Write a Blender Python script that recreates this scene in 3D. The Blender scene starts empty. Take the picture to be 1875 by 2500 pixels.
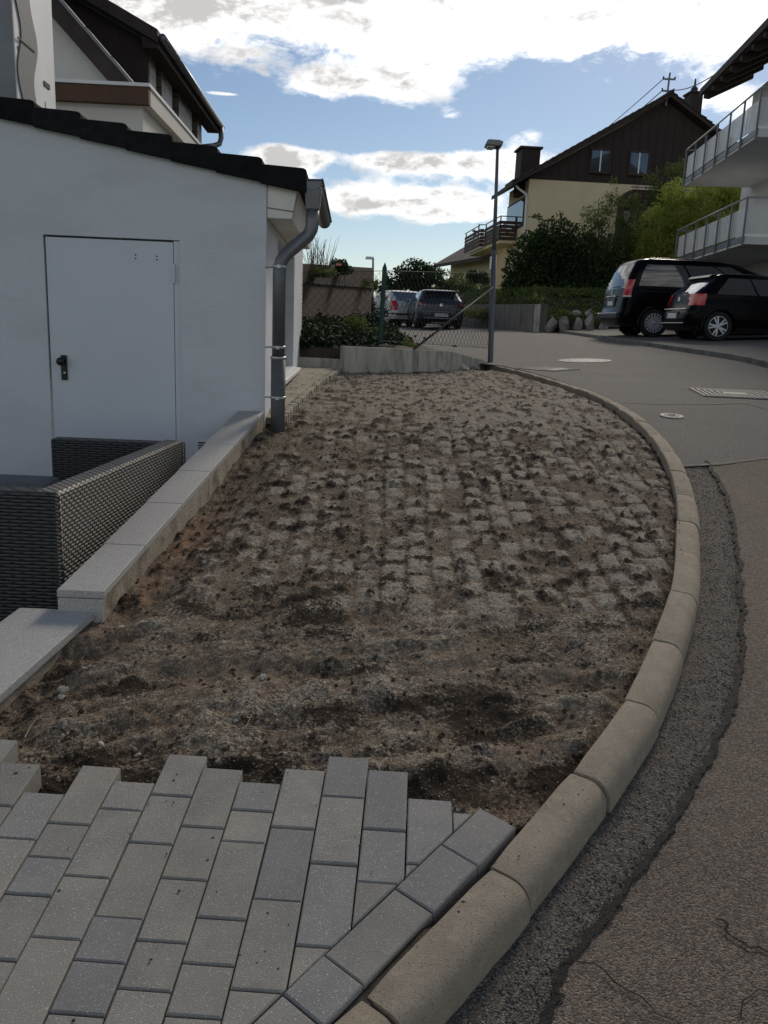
import bpy, bmesh, math, random
import numpy as np
from mathutils import Vector, Matrix

# ------------------------------------------------------------------ camera
SC = bpy.context.scene
COL = SC.collection
EYE = 1.65                       # eye height of the person who took the picture
FOC, PITCH, ROLL = 2050.0, math.radians(12.6), 0.040
CX, CY = 937.5, 1250.0

cam_d = bpy.data.cameras.new('camera'); cam = bpy.data.objects.new('camera', cam_d); COL.objects.link(cam)
cam_d.sensor_fit = 'VERTICAL'; cam_d.sensor_height = 36.0; cam_d.lens = 36.0 * FOC / 2500.0
cam_d.clip_start = 0.05; cam_d.clip_end = 6000
_f = Vector((0, math.cos(PITCH), -math.sin(PITCH))); _r0 = Vector((1, 0, 0)); _u0 = _r0.cross(_f)
_r = _r0 * math.cos(ROLL) + _u0 * math.sin(ROLL); _u = _u0 * math.cos(ROLL) - _r0 * math.sin(ROLL)
cam.matrix_world = Matrix(((_r.x, _u.x, -_f.x, 0), (_r.y, _u.y, -_f.y, 0), (_r.z, _u.z, -_f.z, EYE), (0, 0, 0, 1)))
SC.camera = cam

def ray(u, v):
    x, y = u - CX, v - CY
    xr = x * math.cos(ROLL) + y * math.sin(ROLL); yr = -x * math.sin(ROLL) + y * math.cos(ROLL)
    c, s = math.cos(PITCH), math.sin(PITCH)
    return Vector((xr / FOC, c - yr / FOC * s, -s - yr / FOC * c))
def A(u, v, Y):
    r = ray(u, v); return r * (Y / r.y) + Vector((0, 0, EYE))

# ------------------------------------------------------------------ sky and sun
SUN_AZ, SUN_EL = math.radians(20), math.radians(33)
W = bpy.data.worlds.new('World'); SC.world = W; W.use_nodes = True
nt = W.node_tree; nt.nodes.clear()
def wn(t, **k):
    n = nt.nodes.new(t)
    for a, b in k.items(): setattr(n, a, b)
    return n
def wlink(n, i, v):
    if hasattr(v, 'is_output') or hasattr(v, 'links'): nt.links.new(v, n.inputs[i])
    else: n.inputs[i].default_value = v
def wm(op, a, b=None, c=None):
    n = wn('ShaderNodeMath', operation=op); wlink(n, 0, a)
    if b is not None: wlink(n, 1, b)
    if c is not None: wlink(n, 2, c)
    return n.outputs[0]
def wsmooth(x, a, b):
    n = wn('ShaderNodeMapRange', interpolation_type='SMOOTHSTEP'); wlink(n, 0, x); wlink(n, 1, a); wlink(n, 2, b); return n.outputs[0]
sky = wn('ShaderNodeTexSky', sky_type='NISHITA'); sky.sun_disc = False
sky.sun_elevation = SUN_EL; sky.sun_rotation = SUN_AZ; sky.air_density = 1.0; sky.dust_density = 0.35; sky.ozone_density = 2.0; sky.altitude = 450
tc = wn('ShaderNodeTexCoord'); sep = wn('ShaderNodeSeparateXYZ'); nt.links.new(tc.outputs['Generated'], sep.inputs[0])
az = wm('ARCTAN2', sep.outputs[0], sep.outputs[1]); el = wm('ARCSINE', wm('MINIMUM', wm('MAXIMUM', sep.outputs[2], -0.999), 0.999))
comb = wn('ShaderNodeCombineXYZ'); wlink(comb, 0, az); wlink(comb, 1, wm('MULTIPLY', el, 1.9)); wlink(comb, 2, 0.37)
def wnoise(scale, detail, rough, off=(0, 0, 0), dist=0.0):
    m = wn('ShaderNodeVectorMath', operation='ADD'); nt.links.new(comb.outputs[0], m.inputs[0]); m.inputs[1].default_value = off
    n = wn('ShaderNodeTexNoise'); nt.links.new(m.outputs[0], n.inputs['Vector'])
    n.inputs['Scale'].default_value = scale; n.inputs['Detail'].default_value = detail; n.inputs['Roughness'].default_value = rough; n.inputs['Distortion'].default_value = dist
    return n.outputs['Fac']
def angs(u, v):
    r = ray(u, v).normalized(); return math.atan2(r.x, r.y), math.asin(r.z)
def blob(u, v, ru, rv, amp):
    a0, e0 = angs(u, v); sa, se = ru / FOC, rv / FOC
    p = wm('ADD', wm('POWER', wm('ABSOLUTE', wm('DIVIDE', wm('SUBTRACT', az, a0), sa)), 2.0), wm('POWER', wm('ABSOLUTE', wm('DIVIDE', wm('SUBTRACT', el, e0), se)), 2.0))
    return wm('MULTIPLY', wm('EXPONENT', wm('MULTIPLY', p, -1.0)), amp)
n_big = wnoise(7.0, 9.0, 0.62, dist=0.25)
n_fine = wnoise(24.0, 10.0, 0.66, (3.1, 1.7, 0), dist=.4)
n_lit = wnoise(7.0, 9.0, 0.62, (0.012, 0.030, 0), dist=0.25)
# the cloud bank: everything above a wandering lower edge, thinning to broken cloud overhead
_, e_edge = angs(1100, 150)
edge = wm('ADD', wm('SUBTRACT', el, e_edge), wm('MULTIPLY', wm('SUBTRACT', wnoise(2.3, 2.0, 0.5, (7.3, 0, 0)), 0.5), 0.16))
bank = wm('MULTIPLY', wm('MULTIPLY', wsmooth(edge, -0.05, 0.06), wm('SUBTRACT', 1.0, wsmooth(edge, 0.12, 0.32))), 0.32)
dens = wm('ADD', bank, wm('ADD', wm('MULTIPLY', n_big, 0.76), wm('MULTIPLY', n_fine, 0.32)))
for b in ((1010, 215, 170, 48, .26), (1120, 285, 60, 14, .2), (690, 400, 62, 60, .30), (640, 440, 80, 30, .2), (905, 388, 190, 24, .24), (1180, 400, 160, 30, .28), (980, 480, 230, 30, .26), (1090, 525, 150, 24, .22), (870, 500, 90, 20, .16),
          (1290, 330, 110, 22, .14), (1780, 265, 120, 40, .16), (740, 210, 60, 24, .15), (545, 229, 55, 5, .24), (1640, 220, 200, 40, .10), (560, 120, 130, 30, .12), (1425, 280, 60, 14, .12),
          (1300, 250, 260, 60, -.16), (640, 290, 160, 50, -.20), (850, 300, 130, 40, -.16), (830, 620, 260, 60, -.18), (800, 330, 200, 30, -.1)):
    dens = wm('ADD', dens, blob(*b))
mask = wsmooth(dens, 0.605, 0.75)
thick = wsmooth(dens, 0.70, 0.98)
n_lit2 = wnoise(24.0, 10.0, 0.66, (3.106, 1.716, 0), dist=.4)
relief = wm('ADD', wm('MULTIPLY', wm('SUBTRACT', n_lit, n_big), 2.4), wm('MULTIPLY', wm('SUBTRACT', n_lit2, n_fine), 1.3))
# clouds near the hidden sun glow, thick bellies away from it are grey
sd = Vector((math.sin(SUN_AZ) * math.cos(SUN_EL), math.cos(SUN_AZ) * math.cos(SUN_EL), math.sin(SUN_EL)))
dotn = wn('ShaderNodeVectorMath', operation='DOT_PRODUCT'); nt.links.new(tc.outputs['Generated'], dotn.inputs[0]); dotn.inputs[1].default_value = sd
glow = wsmooth(dotn.outputs['Value'], 0.82, 0.995)
lum = wm('SUBTRACT', wm('ADD', 8.6, wm('MULTIPLY', glow, 3.8)), wm('MULTIPLY', thick, wm('SUBTRACT', 4.4, wm('MULTIPLY', glow, 3.0))))
lum = wm('ADD', lum, wm('MULTIPLY', relief, 9.0))
lum = wm('MAXIMUM', lum, 4.6)
cc = wn('ShaderNodeCombineXYZ'); wlink(cc, 0, lum); wlink(cc, 1, wm('MULTIPLY', lum, .985)); wlink(cc, 2, wm('MULTIPLY', lum, .97))
mix = wn('ShaderNodeMix', data_type='RGBA'); nt.links.new(mask, mix.inputs['Factor'])
sat = wn('ShaderNodeHueSaturation'); sat.inputs['Saturation'].default_value = 1.0; sat.inputs['Value'].default_value = 0.60
nt.links.new(sky.outputs[0], sat.inputs['Color'])
nt.links.new(sat.outputs[0], mix.inputs['A']); nt.links.new(cc.outputs[0], mix.inputs['B'])
bg = wn('ShaderNodeBackground'); nt.links.new(mix.outputs['Result'], bg.inputs[0]); bg.inputs[1].default_value = 0.12
wo = wn('ShaderNodeOutputWorld'); nt.links.new(bg.outputs[0], wo.inputs[0])

sl = bpy.data.lights.new('sun', 'SUN'); sl.energy = 2.0; sl.angle = math.radians(12); sl.color = (1.0, 0.89, 0.74)
so = bpy.data.objects.new('sun', sl); COL.objects.link(so); so.location = (10, 20, 30)
so.rotation_euler = sd.to_track_quat('Z', 'Y').to_euler()
SC.view_settings.view_transform = 'Standard'; SC.view_settings.look = 'None'; SC.view_settings.gamma = 1.0; SC.view_settings.exposure = 0.15
SC.view_settings.use_curve_mapping = False
SC.render.engine = 'CYCLES'; SC.cycles.max_bounces = 6; SC.cycles.diffuse_bounces = 3; SC.cycles.glossy_bounces = 3; SC.cycles.use_denoising = True
rnd = random.Random(7); NR = np.random.default_rng(11)

# ------------------------------------------------------------------ helpers
def tag(o, label=None, cat=None, group=None, kind=None):
    if label: o['label'] = label
    if cat: o['category'] = cat
    if group: o['group'] = group
    if kind: o['kind'] = kind
    return o
def empty(name, loc=(0, 0, 0), rz=0.0, label=None, cat=None, group=None, kind=None):
    o = bpy.data.objects.new(name, None); COL.objects.link(o); o.location = loc; o.rotation_euler = (0, 0, rz); o.empty_display_size = .2
    return tag(o, label, cat, group, kind)
def link_mesh(me, name, mat, parent=None, smooth=False, bevel=0.0, kind=None):
    if mat is not None: me.materials.append(mat)
    if smooth: me.polygons.foreach_set('use_smooth', [True] * len(me.polygons))
    o = bpy.data.objects.new(name, me); COL.objects.link(o)
    if parent is not None: o.parent = parent
    if bevel > 0:
        b = o.modifiers.new('bevel', 'BEVEL'); b.width = bevel; b.segments = 2; b.limit_method = 'ANGLE'; b.angle_limit = math.radians(35)
    if kind: o['kind'] = kind
    return o
def from_np(name, V, F, mat, parent=None, smooth=False, attr=None, kind=None):
    me = bpy.data.meshes.new(name); V = np.asarray(V, np.float32); F = np.asarray(F, np.int32); k = F.shape[1]
    me.vertices.add(len(V)); me.vertices.foreach_set('co', V.ravel())
    me.loops.add(F.size); me.loops.foreach_set('vertex_index', F.ravel())
    me.polygons.add(len(F)); me.polygons.foreach_set('loop_start', np.arange(0, F.size, k, dtype=np.int32)); me.polygons.foreach_set('loop_total', np.full(len(F), k, np.int32))
    me.update(calc_edges=True)
    for an, av in (attr or {}).items():
        a = me.attributes.new(an, 'FLOAT', 'POINT'); a.data.foreach_set('value', np.asarray(av, np.float32).ravel())
    return link_mesh(me, name, mat, parent, smooth, kind=kind)

class MB:
    def __init__(s): s.v, s.f = [], []
    def add(s, vs, fs):
        n = len(s.v); s.v += [tuple(p) for p in vs]; s.f += [tuple(i + n for i in f) for f in fs]; return s
    def box(s, x0, x1, y0, y1, z0, z1):
        return s.hexa([(x0, y0, z0), (x1, y0, z0), (x1, y1, z0), (x0, y1, z0), (x0, y0, z1), (x1, y0, z1), (x1, y1, z1), (x0, y1, z1)])
    def hexa(s, p): return s.add(p, [(3, 2, 1, 0), (4, 5, 6, 7), (0, 1, 5, 4), (1, 2, 6, 5), (2, 3, 7, 6), (3, 0, 4, 7)])
    def prism(s, pts, a, b, axis='y'):
        n = len(pts)
        def mk(p, t): return {'y': (p[0], t, p[1]), 'x': (t, p[0], p[1]), 'z': (p[0], p[1], t)}[axis]
        vs = [mk(p, a) for p in pts] + [mk(p, b) for p in pts]
        return s.add(vs, [tuple(range(n))[::-1], tuple(range(n, 2 * n))] + [(i, (i + 1) % n, n + (i + 1) % n, n + i) for i in range(n)])
    def tube(s, path, r, n=8, cap=True):
        path = [Vector(p) for p in path]; m = len(path); vs = []; ref = None
        for i, p in enumerate(path):
            t = (path[min(i + 1, m - 1)] - path[max(i - 1, 0)]).normalized()
            if ref is None: ref = Vector((0, 0, 1)) if abs(t.z) < .9 else Vector((1, 0, 0))
            a = t.cross(ref).normalized(); b = a.cross(t).normalized(); ref = b
            rr = r[i] if isinstance(r, (list, tuple)) else r
            vs += [p + (a * math.cos(2 * math.pi * k / n) + b * math.sin(2 * math.pi * k / n)) * rr for k in range(n)]
        fs = [(i * n + k, i * n + (k + 1) % n, (i + 1) * n + (k + 1) % n, (i + 1) * n + k) for i in range(m - 1) for k in range(n)]
        if cap: fs += [tuple(range(n))[::-1], tuple(range((m - 1) * n, m * n))]
        return s.add(vs, fs)
    def lathe(s, prof, n=24, c=(0, 0, 0), axis='z'):
        vs = []
        for r, h in prof:
            for k in range(n):
                a = 2 * math.pi * k / n; x, y = r * math.cos(a), r * math.sin(a)
                q = {'z': (x, y, h), 'y': (x, h, y), 'x': (h, x, y)}[axis]; vs.append((q[0] + c[0], q[1] + c[1], q[2] + c[2]))
        m = len(prof)
        fs = [(i * n + k, i * n + (k + 1) % n, (i + 1) * n + (k + 1) % n, (i + 1) * n + k) for i in range(m - 1) for k in range(n)]
        fs += [tuple(range(n))[::-1], tuple(range((m - 1) * n, m * n))]
        return s.add(vs, fs)
    def build(s, name, mat, parent=None, smooth=False, bevel=0.0, kind=None, label=None):
        me = bpy.data.meshes.new(name); me.from_pydata(s.v, [], s.f)
        bm = bmesh.new(); bm.from_mesh(me); bmesh.ops.recalc_face_normals(bm, faces=bm.faces); bm.to_mesh(me); bm.free()
        o = link_mesh(me, name, mat, parent, smooth, bevel, kind)
        if label: o['label'] = label
        return o

def hashn(ix, iy, seed):
    h = (ix.astype(np.int64) * 374761393 + iy.astype(np.int64) * 668265263 + seed * 1442695041) & 0x7fffffff
    h = ((h ^ (h >> 13)) * 1274126177) & 0x7fffffff
    return ((h ^ (h >> 16)) & 0xffff) / 65535.0
def vnoise(x, y, seed=0):
    ix, iy = np.floor(x), np.floor(y); fx, fy = x - ix, y - iy; fx = fx * fx * (3 - 2 * fx); fy = fy * fy * (3 - 2 * fy)
    a, b, c, d = hashn(ix, iy, seed), hashn(ix + 1, iy, seed), hashn(ix, iy + 1, seed), hashn(ix + 1, iy + 1, seed)
    return (a * (1 - fx) + b * fx) * (1 - fy) + (c * (1 - fx) + d * fx) * fy
def fbm(x, y, seed=0, oct=4, gain=.5):
    s = 0; a = 1; t = 0
    for o in range(oct): s = s + a * vnoise(x * 2 ** o + 17.3 * o, y * 2 ** o - 9.1 * o, seed + o); t += a; a *= gain
    return s / t
def sst(a, b, t):
    t = np.clip((t - a) / (b - a), 0, 1); return t * t * (3 - 2 * t)
def gprof(y):
    y = np.asarray(y, float); t = np.clip(y, 5.7, 9) - 5.7
    return np.where(y < 5.7, .14 * y, .798 + .14 * t - .12 * t * t / 6.6 + .02 * np.maximum(y - 9, 0))
def G(x, y): return gprof(y) + .055 * np.maximum(0, np.minimum(np.asarray(x, float), 12) - 1.5) * sst(8, 14, np.asarray(y, float))
def ROADZ(x, y): return G(x, y) - .09 * (1 - sst(5.5, 10.5, np.asarray(y, float))) - .06 * sst(4.0, 5.4, np.asarray(x, float)) * sst(8, 10.5, np.asarray(y, float))
def Gf(x, y): return float(G(x, y))
def on_ground(u, v, dz=0.0):
    r = ray(u, v); t = .3
    while t < 90 and r.z * t + EYE > Gf(r.x * t, r.y * t) + dz: t += .03
    a, b = t - .03, t
    for _ in range(24):
        m = (a + b) / 2
        if r.z * m + EYE > Gf(r.x * m, r.y * m) + dz: a = m
        else: b = m
    p = r * a; return Vector((p.x, p.y, p.z + EYE))
def interp(pts, y): return np.interp(y, [p[1] for p in pts], [p[0] for p in pts])

# ------------------------------------------------------------------ materials
MATS = {}
def pm(name, c1, c2=None, scale=6.0, rough=.8, bump=0.0, bscale=60.0, detail=6.0, lo=.35, hi=.65, rnd_amt=0.0, speck=None, speck_scale=300.0, speck_lo=.62, speck_hi=.72, metal=0.0, coat=0.0, spec=.35, c3=None, s3=2.0, stretch=None, objco=False, trans=0.0):
    m = bpy.data.materials.new(name); m.use_nodes = True; t = m.node_tree; N = t.nodes; L = t.links; N.clear()
    out = N.new('ShaderNodeOutputMaterial'); p = N.new('ShaderNodeBsdfPrincipled'); L.new(p.outputs[0], out.inputs[0])
    p.inputs['Roughness'].default_value = rough; p.inputs['Metallic'].default_value = metal; p.inputs['Specular IOR Level'].default_value = spec
    p.inputs['Coat Weight'].default_value = coat; p.inputs['Coat Roughness'].default_value = .04
    if objco: vec = N.new('ShaderNodeTexCoord').outputs['Object']
    else: vec = N.new('ShaderNodeNewGeometry').outputs['Position']
    if stretch:
        mp = N.new('ShaderNodeMapping'); L.new(vec, mp.inputs[0]); mp.inputs['Scale'].default_value = stretch; vec = mp.outputs[0]
    def noise(sc, det=detail, ro=.6):
        n = N.new('ShaderNodeTexNoise'); L.new(vec, n.inputs['Vector']); n.inputs['Scale'].default_value = sc; n.inputs['Detail'].default_value = det; n.inputs['Roughness'].default_value = ro; return n.outputs['Fac']
    def rng(v, a, b, c=0.0, d=1.0):
        n = N.new('ShaderNodeMapRange'); L.new(v, n.inputs[0]); n.inputs[1].default_value = a; n.inputs[2].default_value = b; n.inputs[3].default_value = c; n.inputs[4].default_value = d; return n.outputs[0]
    def mixc(f, a, b):
        n = N.new('ShaderNodeMix'); n.data_type = 'RGBA'; L.new(f, n.inputs['Factor'])
        for k, q in (('A', a), ('B', b)):
            if isinstance(q, tuple): n.inputs[k].default_value = (*q[:3], 1)
            else: L.new(q, n.inputs[k])
        return n.outputs['Result']
    col = c1
    if c2: col = mixc(rng(noise(scale), lo, hi), c1, c2)
    if c3: col = mixc(rng(noise(s3, 3.0), .5, .72), col, c3)
    if speck: col = mixc(rng(noise(speck_scale, 2.0), speck_lo, speck_hi), col, speck)
    if rnd_amt:
        oi = N.new('ShaderNodeObjectInfo'); hs = N.new('ShaderNodeHueSaturation')
        L.new(rng(oi.outputs['Random'], 0, 1, 1 - rnd_amt, 1 + rnd_amt), hs.inputs['Value'])
        if isinstance(col, tuple): hs.inputs['Color'].default_value = (*col[:3], 1)
        else: L.new(col, hs.inputs['Color'])
        col = hs.outputs[0]
    if isinstance(col, tuple): p.inputs['Base Color'].default_value = (*col[:3], 1)
    else: L.new(col, p.inputs['Base Color'])
    if bump:
        b = N.new('ShaderNodeBump'); b.inputs['Strength'].default_value = bump; b.inputs['Distance'].default_value = .01
        L.new(noise(bscale, 6.0, .65), b.inputs['Height']); L.new(b.outputs[0], p.inputs['Normal'])
    if trans:
        tr = N.new('ShaderNodeBsdfTranslucent'); mx = N.new('ShaderNodeMixShader'); mx.inputs[0].default_value = trans
        if isinstance(col, tuple): tr.inputs[0].default_value = (*col[:3], 1)
        else: L.new(col, tr.inputs[0])
        L.new(p.outputs[0], mx.inputs[1]); L.new(tr.outputs[0], mx.inputs[2]); L.new(mx.outputs[0], out.inputs[0])
    MATS[name] = m; return m

m_render = pm('white_render', (.71, .735, .77), (.63, .655, .69), 55, .92, .9, 75, lo=.25, hi=.75, c3=(.60, .62, .65), s3=1.1, stretch=(1, 1, 2.6))
m_render2 = pm('house_render', (.70, .70, .69), (.63, .63, .62), 1.2, .9, .2, 40)
m_cream = pm('cream_render', (.70, .58, .38), (.63, .52, .335), .8, .9, .2, 50)
m_offwhite = pm('offwhite_render', (.60, .58, .53), (.54, .52, .48), 1.0, .9, .3, 60)
m_door = pm('door_paint', (.58, .61, .655), (.555, .585, .63), 1.5, .45, .03, 30)
m_eave = pm('eave_paint', (.72, .70, .64), (.62, .60, .54), 3, .6, .05, 30)
m_black = pm('black_plastic', (.012, .012, .013), None, rough=.35)
m_zinc = pm('zinc', (.12, .125, .135), (.17, .175, .185), 5, .42, .03, 40, metal=.55, stretch=(1, 1, .25))
m_zincb = pm('zinc_bright', (.45, .46, .47), (.38, .39, .4), 8, .35, metal=.8)
m_pvc = pm('grey_pvc', (.10, .105, .11), (.075, .08, .085), 7, .6, .03, 60, c3=(.14, .14, .135), s3=9)
m_tile = pm('anthracite_tile', (.008, .008, .009), (.016, .016, .017), 12, .8, .45, 90, rnd_amt=.3, spec=.12)
m_granite = pm('granite', (.44, .425, .40), (.285, .275, .265), 190, .62, .12, 220, detail=2, lo=.40, hi=.60, speck=(.07, .07, .08), speck_scale=330, speck_lo=.60, speck_hi=.68, c3=(.52, .51, .49), s3=260, rnd_amt=.05)
m_mortar = pm('smeared_mortar', (.36, .32, .25), (.26, .22, .165), 9, .95, .9, 55, c3=(.12, .09, .065), s3=7, lo=.3, hi=.7)
m_conc = pm('stained_concrete', (.50, .465, .40), (.40, .375, .32), 4, .95, .5, 70, c3=(.20, .185, .16), s3=9, stretch=(1, 1, .22))
m_concd = pm('old_concrete', (.20, .185, .165), (.14, .13, .115), 2.5, .95, .5, 40, c3=(.09, .085, .075), s3=4, stretch=(1, 1, .3))
m_kerb = pm('kerb_concrete', (.365, .308, .235), (.30, .252, .192), 9, .95, .6, 230, speck=(.17, .145, .11), speck_scale=230, speck_lo=.57, speck_hi=.68, c3=(.40, .342, .262), s3=30, rnd_amt=.06)
m_paver = pm('paver', (.285, .272, .245), (.24, .23, .21), 9, .92, .6, 300, speck=(.52, .51, .49), speck_scale=240, speck_lo=.60, speck_hi=.70, c3=(.33, .31, .265), s3=4, rnd_amt=.10)
m_paverb = pm('paver_blue', (.24, .235, .225), (.205, .202, .195), 7, .9, .4, 330, speck=(.50, .50, .50), speck_scale=240, speck_lo=.60, speck_hi=.70, c3=(.265, .25, .225), s3=4, rnd_amt=.10)
m_paverd = pm('paver_beige', (.295, .275, .24), (.255, .24, .21), 7, .9, .4, 330, speck=(.52, .50, .46), speck_scale=240, speck_lo=.60, speck_hi=.70, c3=(.28, .27, .25), s3=4, rnd_amt=.10)
m_pathp = pm('path_paver', (.40, .36, .28), (.30, .27, .215), 12, .95, .5, 120, c3=(.16, .145, .11), s3=14, rnd_amt=.12)
m_bed = pm('joint_sand', (.085, .072, .055), (.045, .038, .03), 40, .98, .8, 150)
m_tar = pm('tar', (.010, .009, .009), (.026, .024, .022), 90, .85, 1.0, 140)
m_filler = pm('seam_filler', (.19, .172, .15), (.13, .118, .103), 40, .92, .5, 160)
m_line = pm('pale_joint', (.21, .197, .175), (.145, .135, .122), 18, .9, .4, 120, lo=.4, hi=.6)
m_wood = pm('dark_wood', (.062, .040, .030), (.04, .026, .02), 5, .75, .3, 30, stretch=(3, 3, .6))
m_clad = pm('brown_cladding', (.040, .026, .024), (.030, .020, .019), 6, .8, .3, 20, stretch=(6, 6, .4))
m_brroof = pm('brown_roof', (.035, .024, .022), (.055, .04, .036), 5, .8, .5, 12)
m_brfascia = pm('brown_fascia', (.11, .062, .042), (.085, .048, .034), 4, .8, .2, 20)
m_white = pm('white_metal', (.74, .74, .72), (.66, .66, .65), 2, .45)
m_greypan = pm('grey_panel', (.13, .135, .14), (.10, .105, .11), 30, .6, .1, 200)
m_steel = pm('galvanised', (.20, .205, .215), (.15, .155, .165), 4, .5, .05, 40, metal=.5)
m_lamp = pm('lamp_grey', (.12, .13, .15), (.095, .105, .125), 3, .5, .05, 40, metal=.2)
m_lampglass = pm('lamp_glass', (.55, .56, .56), None, rough=.25)
m_green = pm('green_post', (.012, .045, .038), (.02, .06, .05), 6, .5)
m_wire = pm('fence_wire', (.05, .06, .055), (.09, .09, .085), 20, .5, metal=.3)
m_rust = pm('rusty_tube', (.045, .04, .038), (.07, .055, .045), 9, .7)
m_iron = pm('cast_iron', (.30, .285, .255), (.21, .20, .18), 22, .7, .3, 120, c3=(.34, .325, .295), s3=30)
m_irond = pm('cast_iron_dark', (.045, .042, .04), (.07, .065, .06), 20, .8, .4, 80)
m_glass = pm('window_glass', (.02, .024, .03), None, rough=.03, spec=.9)
m_glassl = pm('sky_glass', (.10, .12, .14), None, rough=.02, spec=1.0, metal=.55)
m_curtain = pm('curtain', (.55, .55, .53), (.45, .45, .44), 6, .9)
m_shut = pm('roller_shutter', (.42, .42, .40), (.36, .36, .345), 3, .6)
m_carblack = pm('black_paint', (.0035, .0035, .0045), None, rough=.18, coat=.0, spec=.08)
m_cargrey = pm('grey_paint', (.028, .033, .045), None, rough=.3, coat=.3, metal=.2)
m_carsilver = pm('silver_paint', (.50, .50, .49), None, rough=.35, coat=.3, metal=.1)
m_tyre = pm('tyre', (.012, .012, .012), (.02, .02, .02), 30, .85)
m_alloy = pm('alloy', (.55, .56, .58), None, rough=.3, metal=.35)
m_red = pm('red_lens', (.55, .012, .012), (.40, .008, .008), 20, .15, coat=.6)
m_reddark = pm('dark_red_lens', (.16, .01, .012), None, rough=.15, coat=.6)
m_plate = pm('number_plate', (.72, .72, .70), None, rough=.5)
m_ink = pm('plate_ink', (.015, .015, .02), None, rough=.6)
m_blue = pm('plate_blue', (.02, .05, .30), None, rough=.5)
m_chrome = pm('chrome', (.6, .61, .62), None, rough=.12, metal=1.0)
m_rock = pm('boulder', (.40, .375, .335), (.25, .235, .21), 5, .95, 1.0, 9, c3=(.15, .155, .10), s3=4)
m_stone = pm('pale_stone', (.46, .42, .35), (.36, .33, .28), 60, .9, .3, 200, rnd_amt=.2)
m_straw = pm('straw', (.40, .34, .20), (.30, .25, .14), 30, .8)
m_cush = pm('grey_cushion', (.16, .165, .17), (.13, .134, .14), 60, .95, .3, 300)
m_patio = pm('patio_slab', (.12, .12, .118), (.09, .09, .09), 4, .9, .2, 60)
m_brwall = pm('rusty_wall', (.075, .040, .029), (.055, .032, .025), 3, .95, .7, 25, c3=(.055, .035, .03), s3=2.2, stretch=(1, 1, .4))
m_brwall2 = pm('brown_wall_top', (.04, .023, .018), (.03, .018, .014), 5, .95, .9, 30)
m_earth = pm('earth', (.075, .058, .042), (.05, .038, .028), 6, .98, .8, 40)
m_ground = pm('grass_ground', (.045, .065, .024), (.07, .075, .035), 1.5, .98, .8, 30)
def leafm(n, a, b, tr=.25): return pm(n, a, b, 3.0, .75, detail=3, lo=.35, hi=.65, spec=.12, trans=tr, rnd_amt=.0)
m_lfdark = leafm('leaf_dark', (.026, .045, .018), (.05, .078, .028), .2)
m_lfmid = leafm('leaf_mid', (.075, .112, .03), (.135, .165, .048), .4)
m_lflime = leafm('leaf_lime', (.20, .26, .05), (.32, .35, .08), .5)
m_lfivy = leafm('leaf_ivy', (.013, .028, .012), (.03, .05, .02), .1)
m_lfgrey = leafm('leaf_grey', (.07, .085, .065), (.11, .12, .09), .2)
m_lfyel = leafm('leaf_yellow', (.15, .165, .04), (.22, .20, .06), .35)
m_reed = leafm('dry_reed', (.13, .10, .065), (.085, .065, .045), .2)
m_petal = pm('rose_petal', (.62, .20, .17), (.72, .33, .28), 40, .7)
m_bark = pm('bark', (.06, .045, .032), (.035, .027, .02), 12, .95, .8, 40)

# ------------------------------------------------------------------ ground sheet
yy = np.concatenate([np.linspace(-40, -2, 12), np.linspace(0, 40, 81), np.linspace(45, 120, 16), np.array([160, 250, 500, 1000, 2500])])
xx = np.concatenate([np.array([-2500, -800, -300, -120, -60]), np.linspace(-40, 60, 81), np.array([90, 160, 300, 800, 2500])])
XX, YY = np.meshgrid(xx, yy); hill = 2.2 * sst(31, 37, YY) * sst(3.5, 7, XX) + 3 * sst(45, 120, YY)
ZZ = G(XX, np.minimum(YY, 60)) - .35 + hill - 1.6 * sst(-1.0, -1.6, XX) * (1 - sst(9.5, 10.5, YY))
n0, n1 = ZZ.shape; idx = np.arange(n0 * n1).reshape(n0, n1)
F = np.stack([idx[:-1, :-1], idx[:-1, 1:], idx[1:, 1:], idx[1:, :-1]], -1).reshape(-1, 4)
tag(from_np('ground', np.stack([XX, YY, ZZ], -1).reshape(-1, 3), F, m_ground, smooth=True), 'grassy ground under and around the street', kind='structure')
# ------------------------------------------------------------------ kerb along the bend
KI = [(-2.6, -1.65), (-1.62, -.42), (-1.30, -.02), (-.97, .37), (-.65, .765), (-.325, 1.165), (-.003, 1.566), (.318, 1.961), (.613, 2.369), (.884, 2.783), (1.114, 3.225), (1.331, 3.693), (1.504, 4.165), (1.655, 4.625), (1.79, 5.09), (1.905, 5.575), (1.985, 6.041),
      (2.04, 6.52), (2.07, 7.05), (2.072, 7.55), (2.06, 8.05), (2.03, 8.55), (1.985, 9.05), (1.935, 9.55), (1.875, 10.05), (1.81, 10.55), (1.74, 11.05), (1.66, 11.55), (1.575, 12.05), (1.485, 12.55), (1.39, 13.05)]
KS = [(0, -.25), (0, -.006), (.006, 0), (.062, -.001), (.078, -.0035), (.092, -.009), (.103, -.017), (.112, -.028), (.119, -.042), (.123, -.058), (.126, -.10), (.127, -.25)]
def catmull(p, i, t):
    p0, p1, p2, p3 = (np.array(p[max(0, min(len(p) - 1, k))]) for k in (i - 1, i, i + 1, i + 2))
    return .5 * (2 * p1 + (p2 - p0) * t + (2 * p0 - 5 * p1 + 4 * p2 - p3) * t * t + (3 * p1 - p0 - 3 * p2 + p3) * t ** 3)
def kerb_pt(s):
    i = int(min(len(KI) - 2, max(0, math.floor(s)))); return catmull(KI, i, s - i)
def kerb_nrm(s):
    d = kerb_pt(min(len(KI) - 1, s + .02)) - kerb_pt(max(0, s - .02)); d /= np.linalg.norm(d); return np.array([d[1], -d[0]])
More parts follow.
